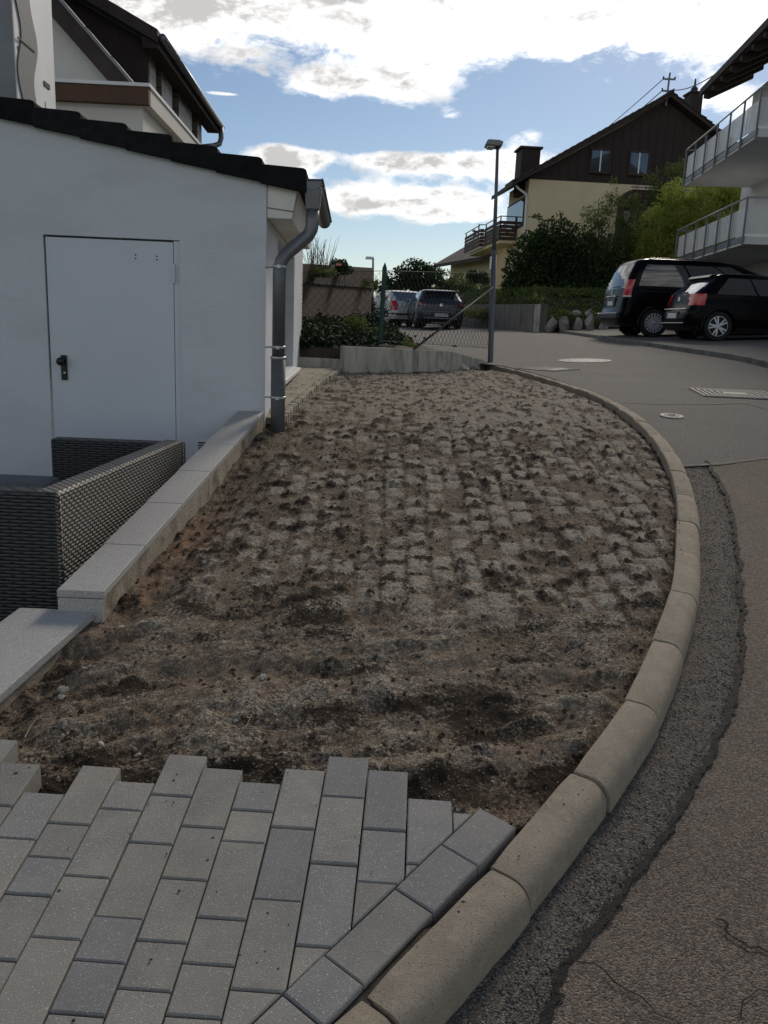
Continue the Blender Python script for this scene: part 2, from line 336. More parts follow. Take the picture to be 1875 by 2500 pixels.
kerb = empty('kerb', (.6, 2.4, 0), label='curved sandy concrete kerb edging the dug-up strip', cat='kerb')
kloc = np.array([.6, 2.4, 0])
KOUT = []
for i in range(len(KI) - 1):
    L = np.linalg.norm(np.array(KI[i + 1]) - np.array(KI[i])); g = .006 / L; vs = []; ns = 7; dz = rnd.uniform(-.004, .004); dt = rnd.uniform(-.005, .005)
    for k in range(ns):
        s = i + g + (1 - 2 * g) * k / (ns - 1); p = kerb_pt(s); n = kerb_nrm(s)
        inset = .010 if k in (0, ns - 1) else 0
        for d, h in KS:
            q = p + n * (d + dt); zz = Gf(*p) + h + dz - (inset if -.2 < h else 0); vs.append((q[0] - kloc[0], q[1] - kloc[1], zz))
        KOUT.append((p + n * .122).tolist())
    m = len(KS); fs = [(k * m + j, k * m + j + 1, (k + 1) * m + j + 1, (k + 1) * m + j) for k in range(ns - 1) for j in range(m - 1)] + [tuple(range(m)), tuple(range((ns - 1) * m, ns * m))[::-1]]
    ks_ = MB().add(vs, fs).build('kerb_stone', m_kerb, kerb, smooth=True); es_ = ks_.modifiers.new('edges', 'EDGE_SPLIT'); es_.split_angle = math.radians(32)
kx = lambda y: np.interp(y, [p[1] for p in KI], [p[0] for p in KI])
ko = sorted(KOUT, key=lambda p: p[1]); kox = lambda y: np.interp(y, [p[1] for p in ko], [p[0] for p in ko])

# ------------------------------------------------------------------ asphalt: gutter strip, old brown lane, newer grey lane
def asphalt(name, c1, c2, cs, bumpd, warm):
    m = bpy.data.materials.new(name); m.use_nodes = True; t = m.node_tree; N = t.nodes; L = t.links
    p = N['Principled BSDF']; p.inputs['Roughness'].default_value = .88; p.inputs['Specular IOR Level'].default_value = .3
    geo = N.new('ShaderNodeNewGeometry').outputs['Position']
    vor = N.new('ShaderNodeTexVoronoi'); vor.inputs['Scale'].default_value = 230; L.new(geo, vor.inputs['Vector'])
    vor2 = N.new('ShaderNodeTexVoronoi'); vor2.inputs['Scale'].default_value = 120; L.new(geo, vor2.inputs['Vector'])
    nz = N.new('ShaderNodeTexNoise'); nz.inputs['Scale'].default_value = 1.6; nz.inputs['Detail'].default_value = 6; L.new(geo, nz.inputs['Vector'])
    def ramp(v, els):
        r = N.new('ShaderNodeValToRGB'); L.new(v, r.inputs[0]); e = r.color_ramp.elements
        while len(e) < len(els): e.new(.5)
        for q, (pos, c) in zip(e, els): q.position = pos; q.color = (*c, 1)
        return r.outputs[0]
    sepc = N.new('ShaderNodeSeparateColor'); L.new(vor.outputs['Color'], sepc.inputs[0])
    sepd = N.new('ShaderNodeSeparateColor'); L.new(vor2.outputs['Color'], sepd.inputs[0])
    stones = ramp(sepc.outputs[0], cs)
    base = ramp(nz.outputs[0], [(.3, c1), (.7, c2)])
    mx = N.new('ShaderNodeMix'); mx.data_type = 'RGBA'; mx.blend_type = 'MULTIPLY'; mx.inputs['Factor'].default_value = 1.0; L.new(base, mx.inputs['A']); L.new(stones, mx.inputs['B'])
    big = ramp(sepd.outputs[1], [(.90, (0, 0, 0)), (.93, (1, 1, 1))])
    mx2 = N.new('ShaderNodeMix'); mx2.data_type = 'RGBA'; L.new(big, mx2.inputs['Factor']); L.new(mx.outputs['Result'], mx2.inputs['A']); mx2.inputs['B'].default_value = (*warm, 1)
    L.new(mx2.outputs['Result'], p.inputs['Base Color'])
    b = N.new('ShaderNodeBump'); b.inputs['Strength'].default_value = bumpd; b.inputs['Distance'].default_value = .006; b.invert = True
    ad = N.new('ShaderNodeMath'); ad.operation = 'ADD'; L.new(vor.outputs['Distance'], ad.inputs[0]); L.new(vor2.outputs['Distance'], ad.inputs[1])
    L.new(ad.outputs[0], b.inputs['Height']); L.new(b.outputs[0], p.inputs['Normal'])
    return m
m_asold = asphalt('old_asphalt', (.158, .135, .116), (.126, .108, .094), [(0, (.5, .48, .46)), (.5, (1, .97, .93)), (.85, (1.5, 1.35, 1.2)), (1, (2.1, 1.9, 1.7))], .8, (.19, .165, .14))
m_asstrip = asphalt('coarse_asphalt', (.128, .114, .102), (.104, .093, .084), [(0, (.5, .5, .5)), (.5, (1, .98, .95)), (.8, (1.5, 1.42, 1.34)), (1, (2.3, 2.15, 2.0))], 1.0, (.20, .185, .165))
m_asnew = asphalt('grey_asphalt', (.136, .127, .117), (.118, .110, .102), [(0, (.7, .7, .7)), (.5, (1, 1, 1)), (1, (1.5, 1.45, 1.4))], .6, (.15, .14, .13))
SEAM = [(-1.2, -1.05), (-.55, .35), (-.1, .95), (.397, 1.591), (.465, 1.709), (.616, 1.896), (.765, 2.088), (.916, 2.277), (1.115, 2.561), (1.284, 2.83), (1.453, 3.149), (1.612, 3.535), (1.823, 4.111), (2.039, 4.748), (2.226, 5.416), (2.36, 6.15)]
def seamx(y): y = np.asarray(y, float); return interp(SEAM, y) + .016 * (fbm(y * 9, y * 0 + 3.3, 5, 3) - .5) * 2 + .020 * (vnoise(y * 55, y * 0 + 1.3, 9) - .5) + .010 * (vnoise(y * 150, y * 0 + 2.3, 19) - .5)
LINE1 = [(1.6, 5.74), (2.1, 5.93), (2.41, 6.02), (2.83, 6.22), (4.0, 6.75), (9, 9.0)]
def line1y(x): return np.interp(x, [p[0] for p in LINE1], [p[1] for p in LINE1])
def grid(name, P, mat, **k):
    n0, n1 = P.shape[:2]; ix = np.arange(n0 * n1).reshape(n0, n1)
    F = np.stack([ix[:-1, :-1], ix[:-1, 1:], ix[1:, 1:], ix[1:, :-1]], -1).reshape(-1, 4)
    return from_np(name, P.reshape(-1, 3), F, mat, smooth=True, **k)
# newer grey lane, from the pale joint up the hill and round the corner
sy = np.concatenate([np.linspace(0, 1, 60) ** 1.4]); cx = np.linspace(0, 1, 60)
P = np.zeros((60, 60, 3))
for i, s in enumerate(sy):
    for j, c in enumerate(cx):
        y = 5.9 + s * 54; xl = float(kox(y)) - .02 if y < 12.5 else float(np.interp(y, [12.5, 14, 18, 26, 60], [1.6, .2, -1.5, -4, -14])); xr = 5.46 if y > 9.5 else np.interp(y, [5, 9.5], [9.5, 5.46])
        x = xl + (xr - xl) * c; yl = float(line1y(x)); y2 = yl + s * (60 - yl); P[i, j] = (x, y2, float(ROADZ(x, y2)))
tag(grid('road', P, m_asnew), 'grey asphalt street climbing and bending away past the fence', kind='structure')
# old brown lane in front of it
P = np.zeros((420, 34, 3))
for i, s in enumerate(np.linspace(0, 1, 420)):
    for j, c in enumerate(np.linspace(0, 1, 34) ** 1.8):
        y = -3 + s * 9.0; xl = float(seamx(np.array(y))); x = xl + (8.5 - xl) * c; y2 = -3 + s * (float(line1y(x)) + 3)
        for _ in range(4): xl = float(seamx(np.array(y2))); x = xl + (8.5 - xl) * c; y2 = -3 + s * (float(line1y(x)) + 3)
        e = math.exp(-(c * 40) ** 2)
        P[i, j] = (x, y2, float(ROADZ(x, y2)) + .004 - .006 * e + .006 * (float(vnoise(np.array(x * 3), np.array(y2 * 3), 4)) - .5))
tag(grid('road_lane', P, m_asold), 'worn brownish asphalt lane with fine cracks', kind='structure')
# coarse dark gutter strip between kerb and seam
P = np.zeros((500, 14, 3))
ys = np.linspace(-1.4, 6.15, 500)
for j in range(14):
    c = j / 13; xk = kox(ys) - .03; xs = seamx(ys) + .02; x = xk + (xs - xk) * c
    P[:, j, 0] = x; P[:, j, 1] = ys; P[:, j, 2] = ROADZ(x, ys) - .006 + .012 * (fbm(x * 16, ys * 16, 3, 3) - .5) - .008 * math.exp(-((1 - c) * 5) ** 2)
tag(grid('road_gutter', P, m_asstrip), 'dark coarse asphalt strip between the kerb and the tar seam', kind='structure')
# tar seam
ys = np.linspace(-1.3, 6.1, 900); xs = seamx(ys); w = .0015 + .016 * fbm(ys * 9, ys * 0 + 8, 12, 4) ** 3 + .006 * vnoise(ys * 70, ys * 0 + 2, 14)
P = np.zeros((900, 4, 3))
for j, o in enumerate((-1.5, -.5, .35, .8)):
    P[:, j, 0] = xs + o * w; P[:, j, 1] = ys; P[:, j, 2] = ROADZ(xs, ys) + (.001, .0045, .006, .0055)[j] + .004 * (vnoise(ys * 70, ys * 0 + j * 3.1, 6) - .5)
P[:, 0, 0] -= .012 * vnoise(ys * 55, ys * 0 + 5, 33); P[:, 3, 0] += .008 * vnoise(ys * 50, ys * 0 + 7, 35)
tag(grid('tar_seam', P, m_tar), 'ragged black tar seam along the gutter strip', kind='structure')
def strip(name, pts, w0, mat, lift, label, jag=.3, parent=None):
    pts = [Vector((p[0], p[1])) for p in pts]; q = []
    for a, b in zip(pts, pts[1:]):
        n = max(2, int((b - a).length / .03)); q += [a.lerp(b, k / n) for k in range(n)]
    q.append(pts[-1]); V = []; F = []
    for i, p in enumerate(q):
        d = (q[min(i + 1, len(q) - 1)] - q[max(i - 1, 0)]).normalized(); n = Vector((d.y, -d.x)); c = p + n * rnd.uniform(-1, 1) * w0 * jag
        ww = w0 * rnd.uniform(.55, 1.2) * (.25 + .75 * min(1, (len(q) - 1 - i) / 6) if jag > .5 else 1)
        for s in (-1, 1):
            e = c + n * s * ww / 2; V.append((e.x, e.y, float(ROADZ(e.x, e.y)) + lift))
        if i: F.append((2 * i - 2, 2 * i - 1, 2 * i + 1, 2 * i))
    return tag(from_np(name, V, F, mat, parent), label, kind='structure')
strip('asphalt_crack', [(.47, 1.76), (.503, 1.752), (.551, 1.747), (.589, 1.698), (.637, 1.663), (.662, 1.615), (.70, 1.60), (.76, 1.53)], .005, m_tar, .010, 'thin wandering crack in the brown asphalt', 1.0)
strip('asphalt_crack', [(.905, 1.90), (.92, 1.879), (.917, 1.835), (.954, 1.812), (.993, 1.796), (1.08, 1.78), (1.2, 1.70)], .010, m_tar, .010, 'wider open crack in the brown asphalt', 1.0)
strip('asphalt_crack', [(.86, 1.62), (.88, 1.66), (.93, 1.69), (.99, 1.66), (1.06, 1.58)], .005, m_tar, .010, 'short hairline crack in the brown asphalt', 1.0)
strip('asphalt_joint', [(2.06, 5.90), (2.1, 5.93), (2.41, 6.02), (2.83, 6.22), (4.0, 6.75), (5.5, 7.42)], .018, m_line, .009, 'pale joint line crossing the asphalt at the kerb', .25)
strip('asphalt_joint', [(2.27, 8.22), (2.58, 8.2), (3.19, 8.34), (3.59, 8.5), (3.65, 8.14), (3.9, 7.8)], .022, m_line, .006, 'pale joint line bending near the square cover', .25)
for pts in ([(2.6, 10.9), (3.3, 10.75), (4.1, 10.85)], [(3.2, 15.2), (4.3, 14.6), (5.2, 14.9)], [(2.9, 12.3), (3.8, 11.9), (5.2, 12.1)]):
    strip('asphalt_crack', pts, .012, m_tar, .005, 'faint dark crack across the grey street', .9)

# ------------------------------------------------------------------ covers in the road
def slope_at(x, y):
    e = .05; return Vector((-(Gf(x + e, y) - Gf(x - e, y)) / (2 * e), -(float(ROADZ(x, y + e)) - float(ROADZ(x, y - e))) / (2 * e), 1)).normalized()
def lay(o, x, y, lift=.004):
    n = slope_at(x, y); q = n.to_track_quat('Z', 'Y'); o.rotation_mode = 'QUATERNION'; o.rotation_quaternion = q; o.location = (x, y, float(ROADZ(x, y)) + lift)
p = on_ground(1427, 881)
mh = empty('manhole_cover', label='round concrete-filled manhole cover in the grey street', cat='manhole cover'); lay(mh, p.x, p.y)
MB().lathe([(.40, -.03), (.40, .004), (.385, .006), (.335, .006), (.33, .0)], 40).build('frame_ring', m_iron, mh)
MB().lathe([(.322, -.02), (.322, .004), (.315, .007), (.20, .0075), (.01, .0075)], 40).build('lid', m_iron, mh)
for k in range(10):
    a = k * math.pi / 5; MB().box(.235 * math.cos(a) - .012, .235 * math.cos(a) + .012, .235 * math.sin(a) - .012, .235 * math.sin(a) + .012, .006, .009).build('vent_hole', m_irond, mh)
p = on_ground(1644, 1003)
vc = empty('valve_cover', label='small round valve cover in the asphalt near the kerb', cat='valve cover'); lay(vc, p.x, p.y + .03)
MB().lathe([(.105, -.03), (.105, .005), (.098, .008), (.01, .008)], 28).build('lid', m_iron, vc)
MB().lathe([(.065, .0), (.065, .0105), (.058, .0105), (.058, .0)], 24).build('rim', m_irond, vc)
MB().box(-.03, .03, -.012, .012, 0, .013).build('key_slot', m_irond, vc)
c0 = Vector((3.72, 9.13, 0)); sg = empty('grate_cover', label='square patterned cast iron cover set in the street', cat='drain cover'); lay(sg, c0.x, c0.y); 
MB().box(-.42, .42, -.33, .33, -.03, .0).build('frame', m_irond, sg)
for k in range(5):
    e = .40 - k * .055; f = .31 - k * .052; r = MB()
    for (a, b, c, d) in ((-e, e, -f, -f + .022), (-e, e, f - .022, f), (-e, -e + .024, -f + .022, f - .022), (e - .024, e, -f + .022, f - .022)): r.box(a, b, c, d, 0, .012)
    r.build('ridge', m_iron, sg)
MB().box(-.13, .13, -.06, .06, .0, .012).build('centre_plate', m_iron, sg)
p = on_ground(1335, 903); gl = empty('gully_slab', label='pale flat gully slab beside the kerb', cat='drain cover'); lay(gl, p.x + .05, p.y + .1)
MB().box(-.32, .30, -.28, .28, -.03, .004).build('slab', m_line, gl); MB().box(.05, .27, -.2, .2, -.02, .010).build('grate', m_conc, gl)

# ------------------------------------------------------------------ far kerb and parking bay on the right
rk = empty('kerb', (5.5, 18, 0), label='low grey kerb between the street and the parking bay', cat='kerb')
y = 7.0
while y < 31:
    x = 5.46 + .02 * rnd.uniform(-1, 1) * .3; z0, z1 = Gf(x, y), Gf(x, y + .99)
    MB().hexa([(x - 5.5, y + .008 - 18, z0 - .2), (x + .14 - 5.5, y + .008 - 18, z0 - .2), (x + .14 - 5.5, y + .99 - 18, z1 - .2), (x - 5.5, y + .99 - 18, z1 - .2), (x + .02 - 5.5, y + .008 - 18, z0 + .03), (x + .14 - 5.5, y + .008 - 18, z0 + .03), (x + .14 - 5.5, y + .99 - 18, z1 + .03), (x + .02 - 5.5, y + .99 - 18, z1 + .03)]).build('kerb_stone', m_concd, rk, bevel=.02); y += 1.0
P = np.zeros((30, 16, 3))
for i, y in enumerate(np.linspace(6, 31, 30)):
    for j, x in enumerate(np.linspace(5.6, 17, 16)): P[i, j] = (x, y, Gf(x, y) + .012)
tag(grid('parking_bay', P, m_asnew), 'asphalt parking bay in front of the balcony house', kind='structure')
def PARKZ(x, y): return Gf(x, y) + .012

# ------------------------------------------------------------------ paved apron
PA = math.radians(2.0); ex = np.array([math.cos(PA), -math.sin(PA)]); ey = np.array([math.sin(PA), math.cos(PA)])
def ab(b, a): q = ex * b + ey * a; return q
cb = [-1.322, -1.2, -1.079, -.958, -.839, -.717, -.595, -.473, -.351, -.226, -.0985, .025, .154, .278]
cols = [[2.36, 2.11, 1.925, 1.80, 1.61], [2.255, 2.07, 1.945, 1.69, 1.565], [2.136, 1.95, 1.70, 1.575], [2.266, 2.017, 1.892, 1.769, 1.585], [2.205, 2.083, 1.835, 1.648, 1.398], [2.341, 2.155, 1.966, 1.719, 1.595, 1.467], [2.286, 2.035, 1.85, 1.662, 1.535],
        [2.232, 2.11, 1.988, 1.736, 1.609, 1.482], [2.31, 2.057, 1.804, 1.55], [2.378, 2.19, 1.935, 1.678], [2.325, 2.071, 1.88], [2.21, 1.953], [2.161, 1.91]]
BL0, BL1 = np.array([.234, 2.186]), np.array([-.231, 1.551]); bd = (BL1 - BL0) / np.linalg.norm(BL1 - BL0); bn = np.array([-bd[1], bd[0]])   # bn points towards the kerb
if bn[0] < 0: bn = -bn
def clip(poly, p0, n, off):
    out = []
    for i in range(len(poly)):
        a, b = poly[i], poly[(i + 1) % len(poly)]; da, db = (a - p0) @ n - off, (b - p0) @ n - off
        if da <= 0: out.append(a)
        if da * db < 0: out.append(a + (b - a) * da / (da - db))
    return out
bedv = [ab(-3.0, 2.10), ab(-1.3, 2.16), ab(.16, 2.08), ab(.29, 2.08), ab(-2.2, -1.0), ab(-3.2, -1.0)]
V = []; 
def bed_grid():
    P = np.zeros((30, 20, 3))
    for i, a in enumerate(np.linspace(-1.2, 2.10, 30)):
        for j, c in enumerate(np.linspace(0, 1, 20)):
            q0 = ab(-3.2, a); xk = float(kx(q0[1])) + .03; x = q0[0] + (xk - q0[0]) * c; P[i, j] = (x, q0[1], Gf(x, q0[1]) - .013 - .10 * float(sst(1.66, 1.85, np.array(a))))
    return P
apron = tag(grid('paved_apron', bed_grid(), m_bed), 'paved apron of grey concrete blocks in the foreground', kind='structure')
def paver(poly, mat, name='paver', parent=apron, thick=.075, gap=.0022, ch=.0035, tilt=.0012, jit=True):
    c = sum(poly) / len(poly)
    def shrink(d):
        out = []; n = len(poly)
        for i in range(n):
            p0, p1, p2 = poly[i - 1], poly[i], poly[(i + 1) % n]; e1 = (p1 - p0) / max(1e-9, np.linalg.norm(p1 - p0)); e2 = (p2 - p1) / max(1e-9, np.linalg.norm(p2 - p1))
            s = 1 if (e1[0] * e2[1] - e1[1] * e2[0]) > 0 else -1
            n1, n2 = np.array([-e1[1], e1[0]]) * s, np.array([-e2[1], e2[0]]) * s; k = n1 + n2; q = k @ n1
            out.append(p1 + k * (d / max(.35, q)))
        return out
    a, b = shrink(gap), shrink(gap + ch); dz = rnd.uniform(-.003, .003) if jit else 0; tx, ty = rnd.uniform(-tilt, tilt) * 5, rnd.uniform(-tilt, tilt) * 5
    h = lambda q, o: (q[0], q[1], Gf(q[0], q[1]) + o + dz + tx * (q[0] - c[0]) + ty * (q[1] - c[1]))
    n = len(poly); vs = [h(q, -thick) for q in a] + [h(q, -ch * .8) for q in a] + [h(q, 0) for q in b]
    fs = [tuple(range(n))[::-1], tuple(range(2 * n, 3 * n))] + [(r * n + i, r * n + (i + 1) % n, (r + 1) * n + (i + 1) % n, (r + 1) * n + i) for r in (0, 1) for i in range(n)]
    return MB().add(vs, fs).build(name, mat, parent)
PMATS = [m_paver, m_paver, m_paver, m_paverb, m_paverd]
col_blue = {(3, 2), (2, 0), (5, 4), (6, 99), (7, 0), (8, 1), (9, 0), (10, 0), (10, 1), (11, 0), (5, 3), (9, 2)}
for ci, js in enumerate(cols):
    js = list(js); r2 = random.Random(ci)
    while js[-1] > -.9: js.append(js[-1] - r2.choice([.125, .188, .25]))
    for k in range(len(js) - 1):
        a1, a0 = js[k], js[k + 1]; poly = [np.array(q) for q in ((cb[ci], a0), (cb[ci + 1], a0), (cb[ci + 1], a1), (cb[ci], a1))]
        poly = clip(poly, BL0, bn, -.0005)
        if len(poly) < 3: continue
        area = .5 * abs(sum(poly[i - 1][0] * poly[i][1] - poly[i][0] * poly[i - 1][1] for i in range(len(poly))))
        if area < .0009: continue
        cc_ = sum(poly) / len(poly); w = ab(*cc_)
        if w[0] > float(kx(w[1])) - .1: continue
        mat = m_paverb if (ci, k) in col_blue else PMATS[r2.randrange(5)] if k > 4 else (m_paverd if (ci * 7 + k * 3) % 4 == 1 else m_paver)
        paver([ab(*q) for q in poly], mat)
for bx in range(10):       # further columns to the left, in front of the low wall
    r2 = random.Random(200 + bx); a1 = 1.66 - .062 * (bx % 3); b1 = cb[0] - .1225 * bx
    while a1 > -.9:
        a0 = a1 - r2.choice([.125, .188, .25]); paver([ab(*q) for q in ((b1 - .1225, a0), (b1, a0), (b1, a1), (b1 - .1225, a1))], PMATS[r2.randrange(5)]); a1 = a0
bl = [0, .195, .396, .66, .79, .985, 1.25, 1.375, 1.575, 1.76, 2.02, 2.2, 2.45, 2.65]
for k in range(len(bl) - 1):
    q = [BL0 + bd * bl[k], BL0 + bd * bl[k + 1]]; q = [q[0], q[1], q[1] + bn * .122, q[0] + bn * .122]
    paver([ab(*t) for t in q], (m_paverb, m_paverb, m_paver, m_paverb, m_paver)[k % 5])

# ------------------------------------------------------------------ stripped strip of soil and grit
SL = [(-1.7, 1.6), (-1.50, 2.4), (-1.38, 3.0), (-1.28, 3.38), (-1.24, 3.45), (-1.10, 4.8), (-1.0, 6.0), (-.98, 6.36), (-.985, 6.6), (-.90, 6.75), (-.80, 7.6), (-.72, 8.6), (-.66, 9.6), (-.6, 10.6), (-.5, 11.6), (.6, 12.9), (1.3, 13.3)]
rows = 620; cc2 = 470
ys = 1.95 * (11.9 / 1.95) ** np.linspace(0, 1, rows)
V = np.zeros((rows, cc2, 3)); 
xl = interp(SL, ys); xr = kx(ys) + .02
V[:, :, 0] = xl[:, None] + (xr - xl)[:, None] * np.linspace(0, 1, cc2)[None, :]; V[:, :, 1] = ys[:, None]
X, Y = V[:, :, 0], V[:, :, 1]
near = 1 - sst(3.1, 4.0, Y + .35 * (fbm(X * 1.6, Y * 1.6, 31, 2) - .5)); far = sst(6.2, 7.4, Y)
# imprint lattice of the lifted pavers
wx = X + .05 * (fbm(X * 3, Y * 3, 41, 3) - .5); wy = Y + .06 * (fbm(X * 3, Y * 3, 43, 3) - .5)
cw, cl = .122, .19; row_i = np.floor(wx / cw); fx = wx / cw - row_i; fy0 = wy / cl + .5 * (row_i % 2) + .13 * row_i; fy = fy0 - np.floor(fy0)
cell = np.clip(np.minimum(np.minimum(fx, 1 - fx) / .27, np.minimum(fy, 1 - fy) / .27), 0, 1); cellr = hashn(row_i, np.floor(fy0), 77)
lat = cell * (cellr > .24) * (.7 + .3 * cellr) * sst(.30, .52, fbm(X * 6, Y * 5, 61, 3) + .12 * cellr) * (.50 + .50 * sst(-.7, .5, X + .5 * (fbm(X * 1.3, Y * 1.3, 91, 2) - .5)))
n1 = fbm(X * 2.2, Y * 2.2, 1, 4); n2 = fbm(X * 9, Y * 7, 2, 4); n3 = fbm(X * 34, Y * 26, 3, 3); n4 = vnoise(X * 120, Y * 95, 4)
ridge = 1 - np.abs(2 * fbm(X * 2.6 + Y * 1.0, Y * 6.5 - X * 2.6, 8, 3) - 1)
streak = fbm(X * 2.3 + Y * .8, Y * 6.2 - X * 1.6, 51, 4)
clod = np.maximum(0, fbm(X * 20, Y * 15, 21, 4) - .55) * 4.2
h = .030 * (n1 - .5) + .036 * (n2 - .5) * (.55 + .85 * near) + .013 * (n3 - .5) + .003 * (n4 - .5) + 0.03 * near * (ridge - .78) + .055 * near * (.5 - streak) + .014 * (1 - near) * (1 - .45 * far) * (lat - .4) + .016 * clod * (.35 + .65 * (1 - near))
edge_k = sst(.10, .0, xr[:, None] - X); edge_w = sst(.30, .0, X - xl[:, None] - .12)
h += edge_w * (.012 * n2 - .055 * (1 - sst(5.0, 6.3, Y)) - .03 * (1 - sst(2.9, 3.4, Y))) - .014 * edge_k
base = -.062 - .012 * near + .012 * far
V[:, :, 2] = G(X, Y) + base + h
grav = .52 + 1.3 * (n2 - .5) + .75 * (n1 - .5) + .5 * (n3 - .5)
grav = grav * near * .62 + (1 - near) * (.30 * grav + 1.0 * (lat * (1 - .6 * far) + .42 * far) - 1.2 * clod + .06)
grav = grav - .5 * edge_k - .35 * edge_w * (1 - far) + .15 * (n4 - .5)
moist_shade = near * (2.3 * (streak - .5) + .39 + 1.5 * (n2 - .5) + .25 * sst(2.5, 2.1, Y)) + (1 - near) * (.65 * clod * (1 - .3 * far) + .13 + .9 * (n2 - .5) * (1 - .6 * far) + .30 * (1 - cell) * (1 - far)) + .3 * edge_k + .25 * (n3 - .5)  # damp soil tone, with streak and trough shadows painted into the colour
rust = np.exp(-((X + 1.02) / .12) ** 2 - ((Y - 4.35) / .42) ** 2) * 1.5 * n2 + .8 * np.exp(-((X + 1.07) / .07) ** 2 - ((Y - 3.6) / .3) ** 2) * n2 * 1.6
m = bpy.data.materials.new('soil_and_grit'); m.use_nodes = True; t = m.node_tree; N = t.nodes; L = t.links; p = N['Principled BSDF']; p.inputs['Roughness'].default_value = .97; p.inputs['Specular IOR Level'].default_value = .12
geo = N.new('ShaderNodeNewGeometry').outputs['Position']
def nn(sc, d=4, r=.6):
    q = N.new('ShaderNodeTexNoise'); L.new(geo, q.inputs['Vector']); q.inputs['Scale'].default_value = sc; q.inputs['Detail'].default_value = d; q.inputs['Roughness'].default_value = r; return q.outputs['Fac']
def at(n): q = N.new('ShaderNodeAttribute'); q.attribute_name = n; return q.outputs['Fac']
def mr(v, a, b, c=0., d=1.): q = N.new('ShaderNodeMapRange'); L.new(v, q.inputs[0]); q.inputs[1].default_value = a; q.inputs[2].default_value = b; q.inputs[3].default_value = c; q.inputs[4].default_value = d; return q.outputs[0]
def mc(f, a, b):
    q = N.new('ShaderNodeMix'); q.data_type = 'RGBA'; L.new(f, q.inputs['Factor'])
    for k, v in (('A', a), ('B', b)):
        if isinstance(v, tuple): q.inputs[k].default_value = (*v, 1)
        else: L.new(v, q.inputs[k])
    return q.outputs['Result']
vor = N.new('ShaderNodeTexVoronoi'); vor.inputs['Scale'].default_value = 210; L.new(geo, vor.inputs['Vector']); sc_ = N.new('ShaderNodeSeparateColor'); L.new(vor.outputs['Color'], sc_.inputs[0])
vob = N.new('ShaderNodeTexVoronoi'); vob.inputs['Scale'].default_value = 95; L.new(geo, vob.inputs['Vector']); sb_ = N.new('ShaderNodeSeparateColor'); L.new(vob.outputs['Color'], sb_.inputs[0])
soilc = mc(mr(nn(22), .35, .65), (.072, .051, .034), (.14, .104, .071))
soilc = mc(mr(nn(5), .45, .7), soilc, (.18, .138, .098))
soilc = mc(mr(at('rust'), .1, .9), soilc, (.23, .13, .07))
soilc = mc(mr(sc_.outputs[1], .80, .86), soilc, (.24, .205, .16))
gritc = mc(sc_.outputs[0], (.135, .115, .088), (.40, .36, .29))
gritc = mc(mr(sb_.outputs[2], .72, .80), gritc, (.34, .30, .235))
ad = N.new('ShaderNodeMath'); ad.operation = 'ADD'; L.new(at('grav'), ad.inputs[0]); L.new(mr(sb_.outputs[0], 0, 1, -.30, .30), ad.inputs[1])
colr = mc(mr(ad.outputs[0], .34, .66), soilc, gritc)
ad3 = N.new('ShaderNodeMath'); ad3.operation = 'ADD'; L.new(at('moist_shade'), ad3.inputs[0]); L.new(mr(sb_.outputs[1], 0, 1, -.22, .22), ad3.inputs[1])
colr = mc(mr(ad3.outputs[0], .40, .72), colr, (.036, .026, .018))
L.new(colr, p.inputs['Base Color'])
bp = N.new('ShaderNodeBump'); bp.inputs['Strength'].default_value = .7; bp.inputs['Distance'].default_value = .004; bp.invert = True
ad2 = N.new('ShaderNodeMath'); ad2.operation = 'ADD'; L.new(vor.outputs['Distance'], ad2.inputs[0]); L.new(vob.outputs['Distance'], ad2.inputs[1]); L.new(ad2.outputs[0], bp.inputs['Height']); L.new(bp.outputs[0], p.inputs['Normal'])
ix = np.arange(rows * cc2).reshape(rows, cc2); F = np.stack([ix[:-1, :-1], ix[:-1, 1:], ix[1:, 1:], ix[1:, :-1]], -1).reshape(-1, 4)
soil = tag(from_np('soil_bed', V.reshape(-1, 3), F, m, smooth=True, attr={'grav': grav, 'rust': rust, 'moist_shade': moist_shade}), 'bare brown soil and pale grit where paving was lifted', kind='structure')
def soil_z(x, y):
    i = np.clip(np.log(np.maximum(y, 1.96) / 1.95) / math.log(11.9 / 1.95) * (rows - 1), 0, rows - 1).astype(int); a, b = xl[i], xr[i]
    j = np.clip((x - a) / (b - a) * (cc2 - 1), 0, cc2 - 1).astype(int); return V[i, j, 2], grav[i, j]
# loose grit: thousands of small angular grains, one mass
n = 40000; py = 2.0 + 5.6 * NR.random(n) ** 1.5; pl, pr = interp(SL, py) + .05, kx(py) - .03; px_ = pl + (pr - pl) * NR.random(n)
pz, pg = soil_z(px_, py); keep = (pg + .35 * (NR.random(n) - .5)) > .36; px_, py, pz = px_[keep], py[keep], pz[keep]; n = len(px_)
r = (.0016 + .0034 * NR.random(n) ** 2.2)
octa = np.array([(1, 0, 0), (0, 1, 0), (-1, 0, 0), (0, -1, 0), (0, 0, 1), (0, 0, -1)], float); of = np.array([(0, 1, 4), (1, 2, 4), (2, 3, 4), (3, 0, 4), (1, 0, 5), (2, 1, 5), (3, 2, 5), (0, 3, 5)])
an = NR.random(n) * 6.28; sc3 = .6 + .7 * NR.random((n, 6, 1)); VV = octa[None] * sc3; ca, sa = np.cos(an)[:, None], np.sin(an)[:, None]
VX = VV[:, :, 0] * ca - VV[:, :, 1] * sa; VY = VV[:, :, 0] * sa + VV[:, :, 1] * ca; VZ = VV[:, :, 2] * .75
PV = np.stack([VX * r[:, None] + px_[:, None], VY * r[:, None] + py[:, None], VZ * r[:, None] + (pz + r * .35)[:, None]], -1).reshape(-1, 3)
PF = (of[None] + 6 * np.arange(n)[:, None, None]).reshape(-1, 3)
